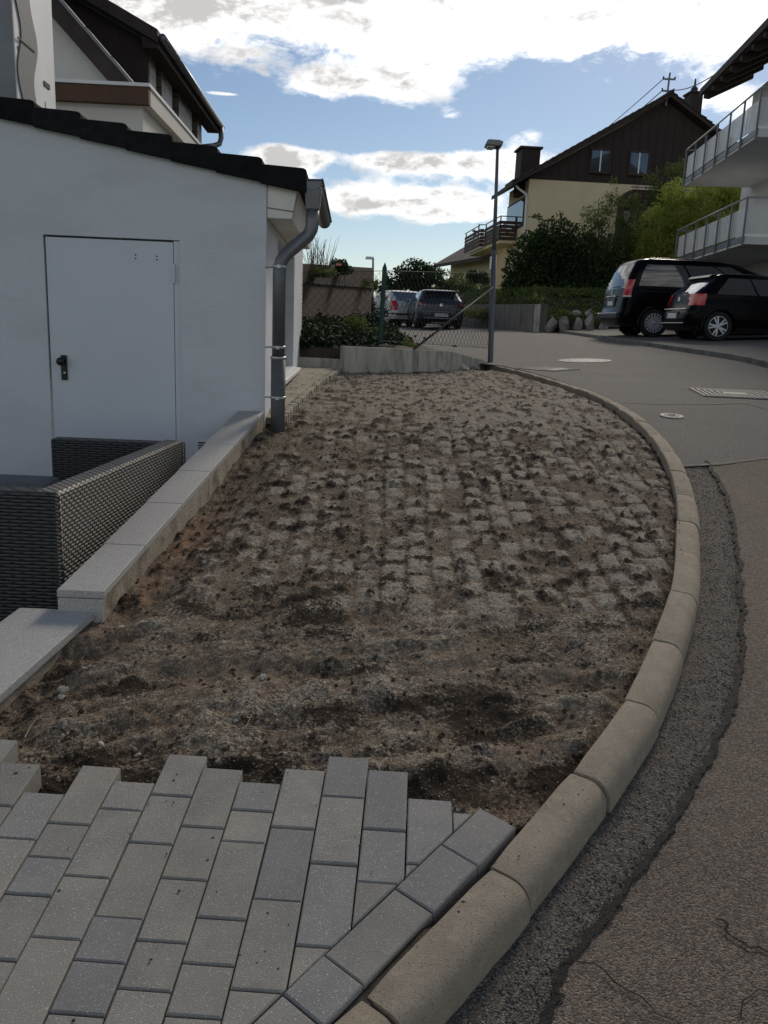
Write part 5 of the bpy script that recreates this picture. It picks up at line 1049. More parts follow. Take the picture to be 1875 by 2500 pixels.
for k, (u0, u1, v0, v1, Y_, lab) in enumerate(((1324, 1368, 768, 812, 28.1, 'rounded mossy boulder next to the retaining wall end'), (1358, 1397, 768, 813, 27.8, 'flat-faced grey boulder, widest of the row'), (1395, 1423, 775, 813, 27.9, 'short grey boulder between the flat one and the tall one'), (1424, 1456, 766, 814, 27.7, 'tall pale boulder carrying a small stone'), (1428, 1450, 752, 772, 27.9, 'small stone balanced on the tall boulder'), (1398, 1420, 753, 768, 28.8, 'half-buried stone in the greenery above the boulders'), (1462, 1490, 785, 812, 28.3, 'dark low boulder behind the van'))):
    a_, b_ = A(u0, v1, Y_), A(u1, v0, Y_); w_, h_ = (b_.x - a_.x) / 2, (b_.z - a_.z) / 2; rock('boulder', 1.0, ((a_.x + b_.x) / 2, Y_, (a_.z + b_.z) / 2 - .04), m_rock, lab, 'boulder', 'boulders edging the bank', 100 + k, 3, (w_ * 1.12, w_ * .8, h_ * 1.15)).rotation_euler = (0, 0, 0)
R_ = np.random.default_rng(8); n = 15000; xg = 3.2 + 11 * R_.random(n); yg0 = np.interp(xg, [3.1, 4.1, 5.05, 6, 16], [38, 32.4, 28.3, 28.4, 31]); fr_ = R_.random(n) ** 1.3; yg = yg0 + 5 * fr_; zg = np.where(xg < 5.0, 2.48, 1.8) * (1 - np.minimum(1, fr_ * 2)) + (2.75 + .3 * fr_) * np.minimum(1, fr_ * 2) + .22 * R_.random(n) + .35 * (fbm(xg * 1.7, yg * 1.7, 4, 3) - .3) * R_.random(n)
VV, FF = leaves_at(np.stack([xg, yg, zg], 1), .10, .7, R_); tag(from_np('ground_cover', VV, FF, m_lfmid), 'dark green ground cover above the boulders', kind='stuff')

plant('laurel_hedge', (5.9, 34.6, 2.4), 'dense dark evergreen shrub behind the retaining wall', 'hedge', [(5.45, 34.4, 3.95, 1.2, 1.1, 1.65), (6.4, 34.6, 4.3, 1.3, 1.1, 1.75), (7.5, 34.8, 4.1, 1.3, 1.1, 1.7), (6.2, 33.9, 3.1, 1.7, .8, .85), (5.0, 34.6, 3.2, .75, .8, 1.1), (7.6, 34.0, 3.1, 1.5, .8, .9)], 30000, .13, m_lfdark, 51, 7, sr=.05, aspect=.6, gap=.36, shell=.4)
q = A(1310, 530, 34.3); pl_ = empty('rose_shoot', (q.x + .2, q.y, q.z - .75), 0, 'loose arching shoot rising from the dark evergreen shrub', 'shrub'); MB().tube([(0, 0, -.5), (.0, 0, .3), (-.12, 0, .68), (-.3, 0, .78)], [.02, .015, .01, .006], 5).build('stem', m_bark, pl_)
leafmass('leaves', pl_, [(q.x - .05, q.y, q.z + .02, .26, .1, .12), (q.x + .2, q.y, q.z - .25, .13, .1, .28), (q.x + .3, q.y, q.z - .6, .3, .2, .2)], 240, .10, m_lfdark, 52, aspect=.6, gap=.2)
plant('bamboo', (9.0, 37.5, 2.6), 'feathery mid-green bamboo in front of the cream wall', 'bamboo', [(8.5, 37.0, 4.2, 1.2, 1.0, 1.6), (9.7, 37.2, 4.3, 1.1, 1.0, 1.7), (8.2, 36.2, 6.0, .8, .6, 1.0), (9.3, 36.4, 6.1, 1.0, .7, 1.1), (8.75, 36.4, 7.0, .36, .3, .95), (9.7, 36.4, 6.9, .3, .3, .8), (10.6, 37.5, 4.6, 1.0, .9, 1.7), (7.9, 36.6, 3.6, .9, .8, 1.1), (10.4, 37.4, 6.0, .6, .5, .8)], 26000, .17, m_lfmid, 53, 12, sr=.02, aspect=.2, gap=.40, shell=.5, upbias=.2)
plant('bamboo', (12.6, 36.2, 2.7), 'yellow-green bamboo thicket behind the lower balcony', 'bamboo', [(11.0, 35.6, 5.6, 1.3, 1.0, 1.6), (12.4, 36.0, 6.2, 1.5, 1.1, 1.6), (14.0, 36.4, 6.2, 1.4, 1.0, 1.6), (10.6, 35.4, 4.2, 1.1, .9, 1.5), (12, 35.4, 4.4, 1.6, .9, 1.6), (11.4, 36, 7.0, .9, .7, .9), (13.3, 36.2, 7.3, 1.3, .8, .8)], 44000, .17, m_lflime, 54, 12, sr=.02, aspect=.22, gap=.38, shell=.45, upbias=.1)
plant('bamboo', (11.9, 39.4, 3.0), 'tall bluish-green bamboo rising in front of the brown gable', 'bamboo', [(11.6, 39, 7.4, 1.1, .8, 1.5), (12.3, 39.2, 8.2, .8, .7, 1.2), (11.0, 39, 6.3, .8, .7, 1.2), (12.6, 39.2, 7, 1.0, .8, 1.3)], 11000, .18, m_lfmid, 55, 10, sr=.02, aspect=.22, gap=.44, upbias=.2)
bc = empty('bare_canes', (10.75, 38.6, 2.8), 0, 'few bare brown canes standing before the brown gable', 'canes'); rr = random.Random(9); b_ = MB()
for k in range(7): x_ = rr.uniform(-.45, .45); b_.tube([(x_, rr.uniform(-.2, .2), 0), (x_ + rr.uniform(-.1, .1), 0, 3.2), (x_ + rr.uniform(-.15, .15), 0, rr.uniform(4.6, 6.0))], [.025, .02, .008], 5)
b_.build('canes', m_reed, bc, kind='stuff')

# trees and garden shrubs up the street
plant('tree', (1.2, 46, 1.6), 'broad dark tree standing behind the parked cars', 'tree', [(.5, 46, 3.7, 1.2, 1.1, 1.0), (1.7, 46, 3.9, 1.25, 1.1, 1.05), (1.1, 46.2, 4.5, .85, .8, .65), (2.6, 46, 3.4, .8, .8, .8), (-.2, 45.5, 3.1, .7, .7, .9), (1.3, 45.4, 2.9, 1.8, .9, .9)], 15000, .16, m_lfdark, 61, 9, sr=.07, aspect=.55, gap=.42)
plant('tree', (-1.3, 44, 1.6), 'smaller dark bushy tree beside the far lamp', 'tree', [(-1.3, 44, 2.9, .9, .8, 1.0), (-2.2, 44.5, 2.6, 1.0, .8, .9), (-.4, 44, 2.5, .8, .8, .8)], 6000, .16, m_lfivy, 62, 5, sr=.05, aspect=.55, gap=.38)
plant('tree', (4.0, 56, 1.6), 'loose rounded tree right of the parked cars', 'tree', [(3.7, 56, 4.4, 1.0, .9, 1.0), (4.6, 56, 3.8, 1.1, .9, .9), (2.8, 56, 3.9, .9, .8, .9)], 6000, .17, m_lfmid, 63, 6, sr=.06, aspect=.5, gap=.46)
for k, (u_, v_, Y_, rx, rz_, m2, n_, lab) in enumerate(((1130, 722, 42, .65, .5, m_lfdark, 2600, 'round dark clipped bush up the slope behind the cars'), (1128, 748, 38, .9, .35, m_lfgrey, 2600, 'low grey-green lavender bush behind the grey car'), (1172, 752, 37, .75, .38, m_lfyel, 2200, 'yellow-green bush left of the dark hedge'), (1190, 722, 40, .6, .5, m_lfmid, 1800, 'mid-green shrub beside the lamp pole'), (1152, 676, 50, .42, .40, m_lfdark, 1400, 'ball-shaped potted shrub on the stair wall'), (1177, 680, 50, .42, .42, m_lfdark, 1400, 'second ball-shaped shrub over the hanging trellis'), (1100, 735, 41, .8, .45, m_lfivy, 2000, 'dark low bush just above the grey car roof'), (1120, 700, 46, .8, .5, m_lfmid, 1600, 'soft green bush below the far cream house'), (1180, 765, 33.5, .8, .25, m_lfyel, 1400, 'low yellowish groundcover bush on top of the retaining wall'))):
    q = A(u_, v_, Y_); plant('shrub', (q.x, q.y, q.z - rz_), lab, 'shrub', [(q.x, q.y, q.z, rx, rx * .8, rz_), (q.x + rx * .6, q.y, q.z - rz_ * .3, rx * .6, rx * .6, rz_ * .6)], n_, .11, m2, 70 + k, 3, 'garden shrubs up the street', sr=.02, gap=.36)
gs = tag(MB().hexa([(-1, 43, 0), (12, 40, 0), (12, 70, 0), (-1, 70, 0), (-1, 43, 1.7), (12, 40, 3.0), (12, 70, 5.0), (-1, 70, 2.2)]).build('garden_slope', m_ground), 'grassy garden slope beyond the parked cars', kind='structure')
sp_ = A(1160, 715, 47); swl = empty('garden_steps', (sp_.x, sp_.y, sp_.z - .8), 0, 'pale stone steps climbing to the far cream house', 'steps')
for k in range(6): MB().box(-1.6 + k * .5, 2.0, k * .4, k * .4 + .4, -.6, .1 + k * .24).build('step', m_cream, swl)
# ------------------------------------------------------------------ vehicles
def wheel(par, x, y, R, kind, side, tw=.2):
    """wheel at local (x, y), outer face towards side*y"""
    w_ = MB().lathe([(R * .62, -tw / 2), (R * .93, -tw / 2), (R, -tw * .35), (R, tw * .35), (R * .95, tw / 2), (R * .70, tw / 2), (R * .66, tw * .42)], 32, (0, 0, 0), 'y').build('tyre', m_tyre, par, smooth=False)
    w_.location = (x, y, R); w_.rotation_euler = (0, 0, 0 if side > 0 else math.pi)
    r_ = MB(); r_.lathe([(R * .66, tw * .20), (R * .69, tw * .46), (R * .65, tw * .47), (R * .62, tw * .30)], 32, (0, 0, 0), 'y')
    n_ = {'multi': 16, 'ten': 5, 'plain': 6, 'dark': 5}[kind]
    for k in range(n_):
        for s_ in ((-.16, .16) if kind == 'ten' else (0,)):
            a_ = 2 * math.pi * k / n_ + s_ * .9; hw = {'multi': .020, 'ten': .016, 'plain': .03, 'dark': .03}[kind] * 1.0; ca, sa = math.cos(a_), math.sin(a_); tx, tz = -sa, ca; r0, r1 = R * .10, R * .64
            a2 = a_ + (s_ * .35 if kind == 'ten' else 0); c2, s2 = math.cos(a2), math.sin(a2)
            q = [(ca * r0 - tx * hw * 1.2, sa * r0 - tz * hw * 1.2), (c2 * r1 - tx * hw, s2 * r1 - tz * hw), (c2 * r1 + tx * hw, s2 * r1 + tz * hw), (ca * r0 + tx * hw * 1.2, sa * r0 + tz * hw * 1.2)]; r_.prism(q, tw * .33, tw * .44)
    r_.lathe([(R * .17, tw * .30), (R * .17, tw * .44), (R * .12, tw * .47), (R * .01, tw * .47)], 16, (0, 0, 0), 'y')
    r_.build('rim', m_alloy if kind != 'dark' else m_greypan, w_); MB().lathe([(R * .63, tw * .05), (R * .63, tw * .12), (.01, tw * .12)], 24, (0, 0, 0), 'y').build('brake_disc', m_irond, w_)
    return w_
WHOLE = ('body', 'rear_window', 'windscreen', 'sill', 'diffuser', 'rubbing_strip')
def car(name, loc, heading, label, rows, W_, paint, wheels, R, rimkind, roles, nside=44, cat='car', tw=.21):
    """rows: (z, x_rear, x_front, half width, corner radius); x forward, y left. roles(zc, xc, yc, seg) -> part name or None"""
    o = empty(name, loc, heading, label, cat); nr, nc, nf = 8, 5, 5
    grid_ = []; seg = []
    for z_, xr_, xf_, w_, r_ in rows:
        pts = []
        r2 = min(r_, w_ * .9)
        for k in range(nr): t_ = k / nr; yv = (w_ - r2) * t_; pts.append((xr_ + .05 * (yv / max(w_, .01)) ** 2, yv))
        x_c = xr_ + .05 * ((w_ - r2) / max(w_, .01)) ** 2
        for k in range(nc): a_ = math.pi / 2 * k / nc; pts.append((x_c + r2 * (1 - math.cos(a_)), w_ - r2 + r2 * math.sin(a_)))
        x0_, x1_ = x_c + r2, xf_ - r2
        for k in range(nside): t_ = k / nside; pts.append((x0_ + (x1_ - x0_) * t_, w_ * (1 - .035 * max(0, (t_ - .75) / .25) ** 2)))
        for k in range(nc): a_ = math.pi / 2 * k / nc; pts.append((x1_ + r2 * math.sin(a_), (w_ * .965 - r2) + r2 * math.cos(a_)))
        for k in range(nf + 1): t_ = k / nf; pts.append((xf_ + .10 * (1 - (1 - t_) ** 2) - .0, (w_ * .965 - r2) * (1 - t_)))
        grid_.append([(x, y, z_) for x, y in pts])
    m_ = len(grid_[0]); parts = {}
    for i in range(len(rows) - 1):
        for j in range(m_ - 1):
            q = [grid_[i][j], grid_[i][j + 1], grid_[i + 1][j + 1], grid_[i + 1][j]]; c_ = [sum(p[a] for p in q) / 4 for a in range(3)]; sg = 'rear' if j < nr else 'rcorner' if j < nr + nc else 'side' if j < nr + nc + nside else 'front'
            if sg in ('side', 'rcorner') and any((c_[0] - wx) ** 2 + (c_[2] - R) ** 2 < (R * 1.16) ** 2 for wx in wheels): continue
            pn = roles(c_[2], (c_[0] if c_[2] < .97 else 10 + (j - nr - nc) / nside) if sg == 'side' else c_[0], c_[1], sg); pn = pn or ('body', paint); parts.setdefault((pn[0], 1), [pn[1], MB()])[1].add(q, [(0, 1, 2, 3)]); parts.setdefault((pn[0], 1 if pn[0] in WHOLE else -1), [pn[1], MB()])[1].add([(a, -b, c) for a, b, c in q], [(3, 2, 1, 0)])
    top = grid_[-1]; parts[('body', 1)][1].add(top + [(a, -b, c) for a, b, c in top[::-1]], [tuple(range(2 * m_))])
    bot = grid_[0]; parts[('body', 1)][1].add(bot + [(a, -b, c) for a, b, c in bot[::-1]], [tuple(range(2 * m_))[::-1]])
    for (pn, _s), (mt_, mb_) in parts.items():
        me = bpy.data.meshes.new(pn); me.from_pydata(mb_.v, [], mb_.f); bm = bmesh.new(); bm.from_mesh(me); bmesh.ops.remove_doubles(bm, verts=bm.verts, dist=.0015); bmesh.ops.recalc_face_normals(bm, faces=bm.faces); bm.to_mesh(me); bm.free()
        ob = link_mesh(me, pn, mt_, o, smooth=True)
        if pn == 'body':
            md = ob.modifiers.new('edge', 'EDGE_SPLIT'); md.split_angle = math.radians(38)
    for wx in wheels:
        for s_ in (1, -1):
            ww = rows[3][3]; wheel(o, wx, s_ * (ww - tw * .55), R, rimkind, s_, tw)
            ar = MB(); n_ = 20
            for k in range(n_):
                a0_, a1_ = math.pi * (-.08 + 1.16 * k / n_), math.pi * (-.08 + 1.16 * (k + 1) / n_); f = lambda a, rr, y: (wx + rr * math.cos(a), y, R + rr * math.sin(a)); yo, yi = s_ * (ww + .008), s_ * (ww - .34)
                ar.add([f(a0_, R * 1.12, yo), f(a1_, R * 1.12, yo), f(a1_, R * 1.26, yo - s_ * .012), f(a0_, R * 1.26, yo - s_ * .012)], [(0, 1, 2, 3)])
                ar.add([f(a0_, R * 1.12, yo), f(a1_, R * 1.12, yo), f(a1_, R * 1.12, yi), f(a0_, R * 1.12, yi)], [(0, 1, 2, 3)])
            ar.build('wheel_arch', paint if rimkind != 'dark' else m_black, o)
            MB().box(wx - R * 1.1, wx + R * 1.1, min(s_ * (ww - .36), s_ * (ww - .33)), max(s_ * (ww - .36), s_ * (ww - .33)), .12, R * 2.1).build('wheel_well', m_black, o)
    return o
def cpart(o, name, x0, x1, y0, y1, z0, z1, mat, bev=.006, par=None): return MB().box(x0, x1, y0, y1, z0, z1).build(name, mat, par or o, bevel=bev)
def plate(o, x, z, yc=0, tilt=0.0, text=None, w_=.52):
    p_ = MB().box(-.008, .0, -w_ / 2, w_ / 2, -.055, .055).build('number_plate', m_plate, o); p_.location = (x, yc, z); p_.rotation_euler = (0, tilt, 0)
    b_ = MB().box(-.0105, -.0085, w_ / 2 - .045, w_ / 2 - .005, -.05, .05).build('blue_band', m_blue, p_)
    if text:
        c_ = bpy.data.curves.new('plate_text', 'FONT'); c_.body = text; c_.size = .105; c_.align_x = 'CENTER'; c_.align_y = 'CENTER'; c_.extrude = .001; t_ = bpy.data.objects.new('plate_text', c_); COL.objects.link(t_); c_.materials.append(m_ink); t_.parent = p_; t_.location = (-.0115, -.02, 0); t_.rotation_euler = (math.pi / 2, 0, -math.pi / 2)
        dg = bpy.context.evaluated_depsgraph_get(); me_ = bpy.data.meshes.new_from_object(t_.evaluated_get(dg)); t2_ = bpy.data.objects.new('plate_text', me_); COL.objects.link(t2_); t2_.parent = p_; t2_.location = t_.location; t2_.rotation_euler = t_.rotation_euler; bpy.data.objects.remove(t_)
    return p_

# --- grey hatchback seen from behind
def grey_roles(z, x, y, sg):
    if .985 < z < 1.33 and sg in ('rear', 'rcorner') and y < .62 - (z - .98) * .25 and z > 1.03: return ('rear_window', m_glass)
    if .80 < z < .955 and ((sg == 'rear' and y > .52) or sg == 'rcorner' or (sg == 'side' and x < .42)): return ('tail_light', m_reddark)
    if 1.0 < z < 1.345 and sg == 'side' and 10.10 < x < 10.78 and not (10.44 < x < 10.475): return ('side_window', m_glass)
    if .985 < z < 1.35 and sg == 'front' : return ('windscreen', m_glass)
    if z < .34 and sg in ('rear', 'rcorner'): return ('diffuser', m_black)
    if z < .28: return ('sill', m_black)
grey_rows = [(.18, .16, 3.95, .80, .25), (.26, .06, 4.02, .86, .25), (.36, .02, 4.04, .88, .26), (.48, .0, 4.05, .885, .27), (.58, .0, 4.05, .89, .28), (.68, .02, 4.04, .89, .28), (.76, .05, 4.0, .885, .27), (.82, .06, 3.95, .88, .26), (.88, .07, 3.6, .875, .25), (.94, .09, 3.3, .865, .24), (.99, .12, 3.05, .85, .22), (1.05, .20, 2.92, .815, .2), (1.13, .30, 2.72, .775, .2), (1.22, .40, 2.5, .73, .2), (1.32, .50, 2.24, .68, .2), (1.37, .42, 2.08, .645, .22), (1.41, .55, 1.9, .60, .25), (1.435, .9, 1.6, .42, .25)]
gp_ = on_ground(1074, 804.5); gh = math.radians(90 + 5.5)
gc = car('parked_car', (gp_.x, gp_.y - .2, Gf(gp_.x, gp_.y + 1) + .0), gh, 'dark grey hatchback parked with its rear to the fence', grey_rows, .885, m_cargrey, (.78, 3.32), .315, 'dark', grey_roles)
plate(gc, -.012, .50, 0, 0, 'A SK 1000'); cpart(gc, 'plate_recess', -.004, .02, -.36, .36, .42, .585, m_black)
cpart(gc, 'rear_bumper_line', -.012, .03, -.60, .60, .375, .392, m_alloy); MB().prism([(.30, 1.335), (.52, 1.37), (.62, 1.405), (.36, 1.385)], -.58, .58).build('roof_spoiler', m_cargrey, gc, bevel=.008)
bd_ = MB(); bd_.lathe([(.052, -.004), (.052, .008), (.044, .008), (.044, -.004)], 24, (0, 0, 0), 'x'); bd_.prism([(-.05, .008), (.0, .012), (-.005, -.002), (.05, -.008), (.0, -.014), (.005, .002)], -.002, .006, 'x'); bo = bd_.build('badge', m_chrome, gc); bo.location = (.055, 0, .86)
cpart(gc, 'exhaust_panel', -.002, .03, -.35, .35, .19, .25, m_greypan); cpart(gc, 'wiper', .14, .165, -.05, .30, 1.045, 1.06, m_black)
for s_ in (1, -1):
    mi = MB().box(2.58, 2.76, min(s_ * .87, s_ * 1.02), max(s_ * .87, s_ * 1.02), .96, 1.10).build('wing_mirror', m_cargrey, gc, bevel=.03); MB().box(2.565, 2.579, min(s_ * .89, s_ * 1.0), max(s_ * .89, s_ * 1.0), .975, 1.085).build('mirror_glass', m_glassl, mi)
    for x_ in (1.25, 2.1): cpart(gc, 'door_handle', x_, x_ + .16, min(s_ * .885, s_ * .905), max(s_ * .885, s_ * .905), .84, .865, m_cargrey)
MB().tube([(.75, 0, 1.42), (.66, 0, 1.50)], .008, 5).build('aerial', m_black, gc)

# --- silver saloon in front of it
def silver_roles(z, x, y, sg):
    if 1.0 < z < 1.36 and sg in ('rear', 'rcorner') and y < .60: return ('rear_window', m_glassl)
    if .66 < z < .96 and (sg == 'rcorner' or (sg == 'rear' and y > .62)): return ('tail_light', m_red)
    if .98 < z < 1.36 and sg == 'side' and 10.10 < x < 10.80 and not (10.44 < x < 10.475): return ('side_window', m_glassl)
    if 1.0 < z < 1.36 and sg == 'front': return ('windscreen', m_glass)
    if .46 < z < .51 and sg in ('side', 'rear', 'rcorner'): return ('rubbing_strip', m_black)
    if z < .26: return ('sill', m_black)
silver_rows = [(.2, .14, 4.1, .78, .2), (.28, .04, 4.15, .83, .22), (.38, .0, 4.18, .85, .24), (.46, .0, 4.18, .855, .24), (.51, .0, 4.18, .855, .24), (.62, .02, 4.16, .86, .24), (.72, .05, 4.1, .86, .24), (.82, .08, 3.9, .855, .24), (.92, .12, 3.5, .845, .22), (.99, .18, 3.2, .83, .2), (1.08, .32, 2.95, .79, .18), (1.18, .46, 2.7, .745, .18), (1.28, .6, 2.45, .70, .18), (1.36, .7, 2.25, .65, .18), (1.41, .85, 2.05, .58, .2), (1.43, 1.05, 1.8, .42, .2)]
sv = A(1006, 797, 34.6)
scar = car('parked_car', (sv.x, 34.6, Gf(sv.x, 34.6) + .02), math.radians(90 + 22), 'silver hatchback parked just ahead of the grey one', silver_rows, .855, m_carsilver, (.75, 3.3), .30, 'plain', silver_roles)
plate(scar, -.012, .56); cpart(scar, 'rear_bumper_strip', -.014, .02, -.7, .7, .44, .49, m_black)
for s_ in (1, -1): MB().box(2.6, 2.75, min(s_ * .85, s_ * 1.0), max(s_ * .85, s_ * 1.0), .98, 1.10).build('wing_mirror', m_carsilver, scar, bevel=.03)

# --- black van
def van_roles(z, x, y, sg):
    if 1.16 < z < 1.74 and ((sg == 'rear' and y < .80)): return ('rear_window', m_glass)
    if .98 < z < 1.36 and (sg == 'rcorner' or (sg == 'rear' and y > .84)): return ('tail_light', m_red)
    if .94 < z <= .98 and (sg == 'rcorner' or (sg == 'rear' and y > .84)): return ('reversing_light', m_lampglass)
    if 1.20 < z < 1.72 and sg == 'side' and 10.03 < x < 10.86 and not (10.38 < x < 10.405) and not (10.68 < x < 10.705): return ('side_window', m_glass)
    if 1.15 < z < 1.74 and sg == 'front': return ('windscreen', m_glass)
    if z < .32: return ('sill', m_black)
van_rows = [(.24, .12, 5.0, .86, .2), (.32, .03, 5.06, .93, .2), (.42, .0, 5.1, .95, .2), (.52, .0, 5.12, .96, .2), (.62, .04, 5.12, .962, .18), (.74, .06, 5.1, .964, .17), (.86, .07, 5.08, .964, .16), (.94, .08, 5.0, .963, .16), (.98, .08, 4.85, .962, .16), (1.08, .09, 4.5, .96, .16), (1.16, .10, 4.3, .955, .16), (1.22, .12, 4.2, .95, .16), (1.36, .16, 3.98, .93, .16), (1.50, .21, 3.75, .905, .16), (1.62, .27, 3.5, .88, .17), (1.74, .33, 3.2, .85, .18), (1.82, .38, 2.95, .82, .2), (1.87, .48, 2.7, .76, .25), (1.90, .7, 2.4, .6, .3)]
vw_ = on_ground(1592, 823, .012); vh = math.radians(2); vloc = Vector((vw_.x, vw_.y, PARKZ(vw_.x, vw_.y) + .0)) - Vector((math.cos(vh) * .92 + math.sin(vh) * .9, math.sin(vh) * .92 - math.cos(vh) * .9, 0))
van = car('parked_van', vloc, vh, 'black van parked nose-in beside the boulders', van_rows, .96, m_carblack, (.92, 4.12), .345, 'multi', van_roles, 56, 'van', .22)
plate(van, .045, .80, .0, 0, None, .48); cpart(van, 'plate_recess', .05, .09, -.38, .38, .70, .93, m_black); cpart(van, 'chrome_bar', .035, .075, -.42, .42, .955, .985, m_chrome)
cpart(van, 'bumper_trim', -.018, .01, -.78, .78, .545, .57, m_alloy)
for s_ in (1, -1): MB().hexa([(-.015, s_ * .74, .43), (.0, s_ * .74, .43), (.0, s_ * .80, .55), (-.015, s_ * .80, .55), (-.015, s_ * .78, .43), (.0, s_ * .78, .43), (.0, s_ * .84, .57), (-.015, s_ * .84, .57)]).build('bumper_accent', m_alloy, van)
cpart(van, 'rear_bumper', -.03, .06, -.88, .88, .43, .545, m_black); cpart(van, 'wiper', .10, .13, -.45, .05, 1.195, 1.215, m_black)
b_ = MB(); b_.lathe([(.06, -.004), (.06, .008), (.05, .008), (.05, -.004)], 24, (0, 0, 0), 'x')
for k in range(3): a_ = math.pi / 2 + k * 2 * math.pi / 3; b_.prism([(math.cos(a_) * .05, math.sin(a_) * .05), (math.cos(a_ + 1.2) * .012, math.sin(a_ + 1.2) * .012), (math.cos(a_ - 1.2) * .012, math.sin(a_ - 1.2) * .012)], -.004, .006, 'x')
bo = b_.build('badge', m_chrome, van); bo.location = (.08, 0, 1.08)
for s_ in (1, -1): MB().box(3.75, 3.95, min(s_ * .96, s_ * 1.14), max(s_ * .96, s_ * 1.14), 1.18, 1.42).build('wing_mirror', m_carblack, van, bevel=.04); cpart(van, 'sliding_rail', .5, 2.2, min(s_ * .955, s_ * .967), max(s_ * .955, s_ * .967), 1.08, 1.10, m_black)
cpart(van, 'roof_rail', .7, 2.5, .70, .73, 1.885, 1.91, m_black); cpart(van, 'roof_rail', .7, 2.5, -.73, -.70, 1.885, 1.91, m_black)

# --- black hatchback in front of the van
def hatch_roles(z, x, y, sg):
    if 1.00 < z < 1.33 and ((sg == 'rear' and y < .62) or (sg == 'rcorner' and y < .62)): return ('rear_window', m_glassl)
    if .74 < z < .985 and (sg == 'rcorner' or (sg == 'rear' and y > .46 + (.985 - z) * .4) or (sg == 'side' and x < .36)): return ('tail_light', m_red)
    if .99 < z < 1.35 and sg == 'side' and 10.09 < x < 10.78 and not (10.44 < x < 10.475): return ('side_window', m_glass)
    if 1.0 < z < 1.35 and sg == 'front': return ('windscreen', m_glass)
    if z < .30: return ('sill', m_black)
hatch_rows = [(.2, .14, 3.85, .77, .22), (.30, .03, 3.92, .82, .24), (.40, .0, 3.96, .835, .25), (.50, .0, 3.97, .84, .25), (.58, .01, 3.97, .842, .25), (.66, .06, 3.95, .842, .24), (.74, .10, 3.9, .84, .23), (.80, .115, 3.8, .838, .22), (.86, .13, 3.6, .834, .22), (.92, .145, 3.35, .828, .21), (.985, .165, 3.05, .815, .20), (1.05, .24, 2.85, .79, .18), (1.14, .36, 2.65, .75, .17), (1.24, .48, 2.42, .71, .17), (1.33, .58, 2.2, .665, .17), (1.38, .55, 2.05, .63, .2), (1.42, .66, 1.9, .58, .22), (1.445, .95, 1.65, .42, .25)]
hw_ = on_ground(1748, 833, .012); hh_ = math.radians(4); hloc = Vector((hw_.x, hw_.y, PARKZ(hw_.x, hw_.y))) - Vector((math.cos(hh_) * .72 + math.sin(hh_) * .80, math.sin(hh_) * .72 - math.cos(hh_) * .80, 0))
hat = car('parked_car', hloc, hh_, 'black hatchback parked nose-in in front of the van', hatch_rows, .84, m_carblack, (.72, 3.15), .315, 'ten', hatch_roles)
plate(hat, -.004, .52, .0); cpart(hat, 'plate_recess', .0, .03, -.34, .34, .44, .61, m_black); cpart(hat, 'bumper_strip', -.012, .02, -.62, .62, .35, .37, m_alloy); cpart(hat, 'boot_lip', .05, .10, -.6, .6, .655, .675, m_chrome)
MB().prism([(.50, 1.345), (.62, 1.365), (.72, 1.42), (.56, 1.398)], -.55, .55).build('roof_spoiler', m_carblack, hat, bevel=.008); cpart(hat, 'wiper', .18, .21, -.28, .05, 1.01, 1.03, m_black)
b_ = MB(); b_.lathe([(.05, -.004), (.05, .008), (.043, .008), (.043, -.004)], 24, (0, 0, 0), 'x')
for q in ([(-.03, .03), (-.022, .03), (-.003, -.004), (.003, -.004), (.022, .03), (.03, .03), (.004, -.012), (-.004, -.012)], [(-.038, .01), (-.03, .01), (-.014, -.03), (0, -.008), (.014, -.03), (.03, .01), (.038, .01), (.016, -.042), (.0, -.018), (-.016, -.042)]): b_.prism(q, -.002, .006, 'x')
bo = b_.build('badge', m_chrome, hat); bo.location = (.13, 0, .88)
for s_ in (1, -1):
    MB().box(2.5, 2.66, min(s_ * .82, s_ * .98), max(s_ * .82, s_ * .98), .98, 1.11).build('wing_mirror', m_carblack, hat, bevel=.03)
    for x_ in (1.2, 2.05): cpart(hat, 'door_handle', x_, x_ + .16, min(s_ * .832, s_ * .852), max(s_ * .832, s_ * .852), .85, .875, m_carblack)
MB().tube([(.85, 0, 1.435), (.78, 0, 1.50)], .008, 5).build('aerial', m_black, hat)
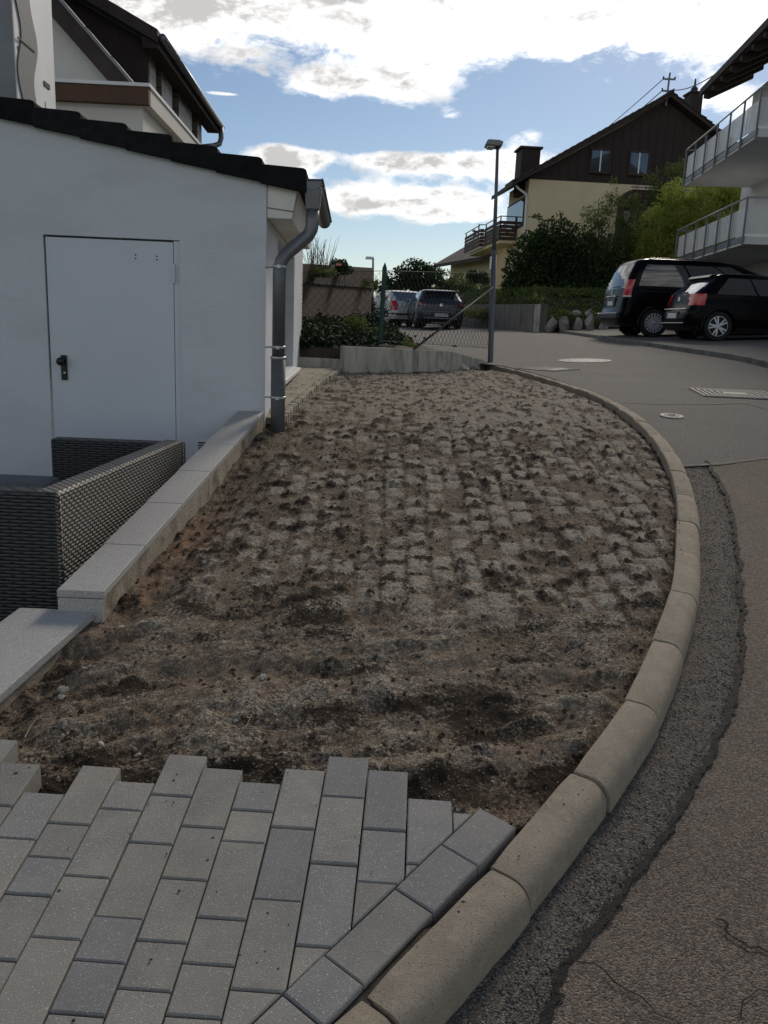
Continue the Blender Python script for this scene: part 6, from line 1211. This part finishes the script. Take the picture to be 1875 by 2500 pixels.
# ------------------------------------------------------------------ crumbs of earth trodden onto the pavers and the kerb
R_ = np.random.default_rng(77); n = 230
bx_ = -1.25 + 1.5 * R_.random(n); by_ = 1.3 + 1.0 * R_.random(n) ** .45; q = bx_[:, None] * ex[None] + by_[:, None] * ey[None]
ks = 5 + 17 * R_.random(420) ** .8; kp = np.array([kerb_pt(s) + kerb_nrm(s) * (.008 + .07 * R_.random() ** 1.6) for s in ks]); q = np.concatenate([q, kp]); q = q[(q[:, 0] < kx(q[:, 1]) + .09)]
n = len(q); r = .0012 + .0042 * R_.random(n) ** 3; an = R_.random(n) * 6.28; VV = octa[None] * (.5 + .9 * R_.random((n, 6, 1))); ca, sa = np.cos(an)[:, None], np.sin(an)[:, None]
VX = VV[:, :, 0] * ca - VV[:, :, 1] * sa; VY = VV[:, :, 0] * sa + VV[:, :, 1] * ca
PV = np.stack([VX * r[:, None] + q[:, 0:1], VY * r[:, None] + q[:, 1:2], VV[:, :, 2] * r[:, None] * .5 + (G(q[:, 0], q[:, 1]) + r * .3)[:, None]], -1).reshape(-1, 3)
tag(from_np('earth_bits', PV, (of[None] + 6 * np.arange(n)[:, None, None]).reshape(-1, 3), m_crumb), 'bits of dark earth trodden onto pavers and kerb', kind='stuff')
# loose chippings gathered in the gutter strip
n = 9000; gy = 1.0 + 5.0 * R_.random(n) ** 1.5; ga, gb = kox(gy) + .01, seamx(gy) - .01; gx = ga + (gb - ga) * R_.random(n); r = .0015 + .0045 * R_.random(n) ** 2.6; an = R_.random(n) * 6.28; VV = octa[None] * (.5 + .8 * R_.random((n, 6, 1))); ca, sa = np.cos(an)[:, None], np.sin(an)[:, None]
VX = VV[:, :, 0] * ca - VV[:, :, 1] * sa; VY = VV[:, :, 0] * sa + VV[:, :, 1] * ca
PV = np.stack([VX * r[:, None] + gx[:, None], VY * r[:, None] + gy[:, None], VV[:, :, 2] * r[:, None] * .6 + (ROADZ(gx, gy) - .006 + .012 * (fbm(gx * 16, gy * 16, 3, 3) - .5) + r * .2)[:, None]], -1).reshape(-1, 3)
m_chip = pm('chippings', (.20, .185, .165), (.08, .073, .066), 130, .9, detail=1, lo=.42, hi=.58)
tag(from_np('chippings', PV, (of[None] + 6 * np.arange(n)[:, None, None]).reshape(-1, 3), m_chip), 'loose stone chippings in the gutter strip', kind='stuff')
# a tuft of weed in the kerb joint
q = on_ground(1672, 1575, -.09); wd = empty('weed', (q.x, q.y, q.z), 0, 'tiny green weed growing at the kerb joint', 'weed'); leafmass('leaves', wd, [(q.x, q.y, q.z + .012, .018, .018, .014)], 26, .02, m_lfmid, 90, gap=.1)
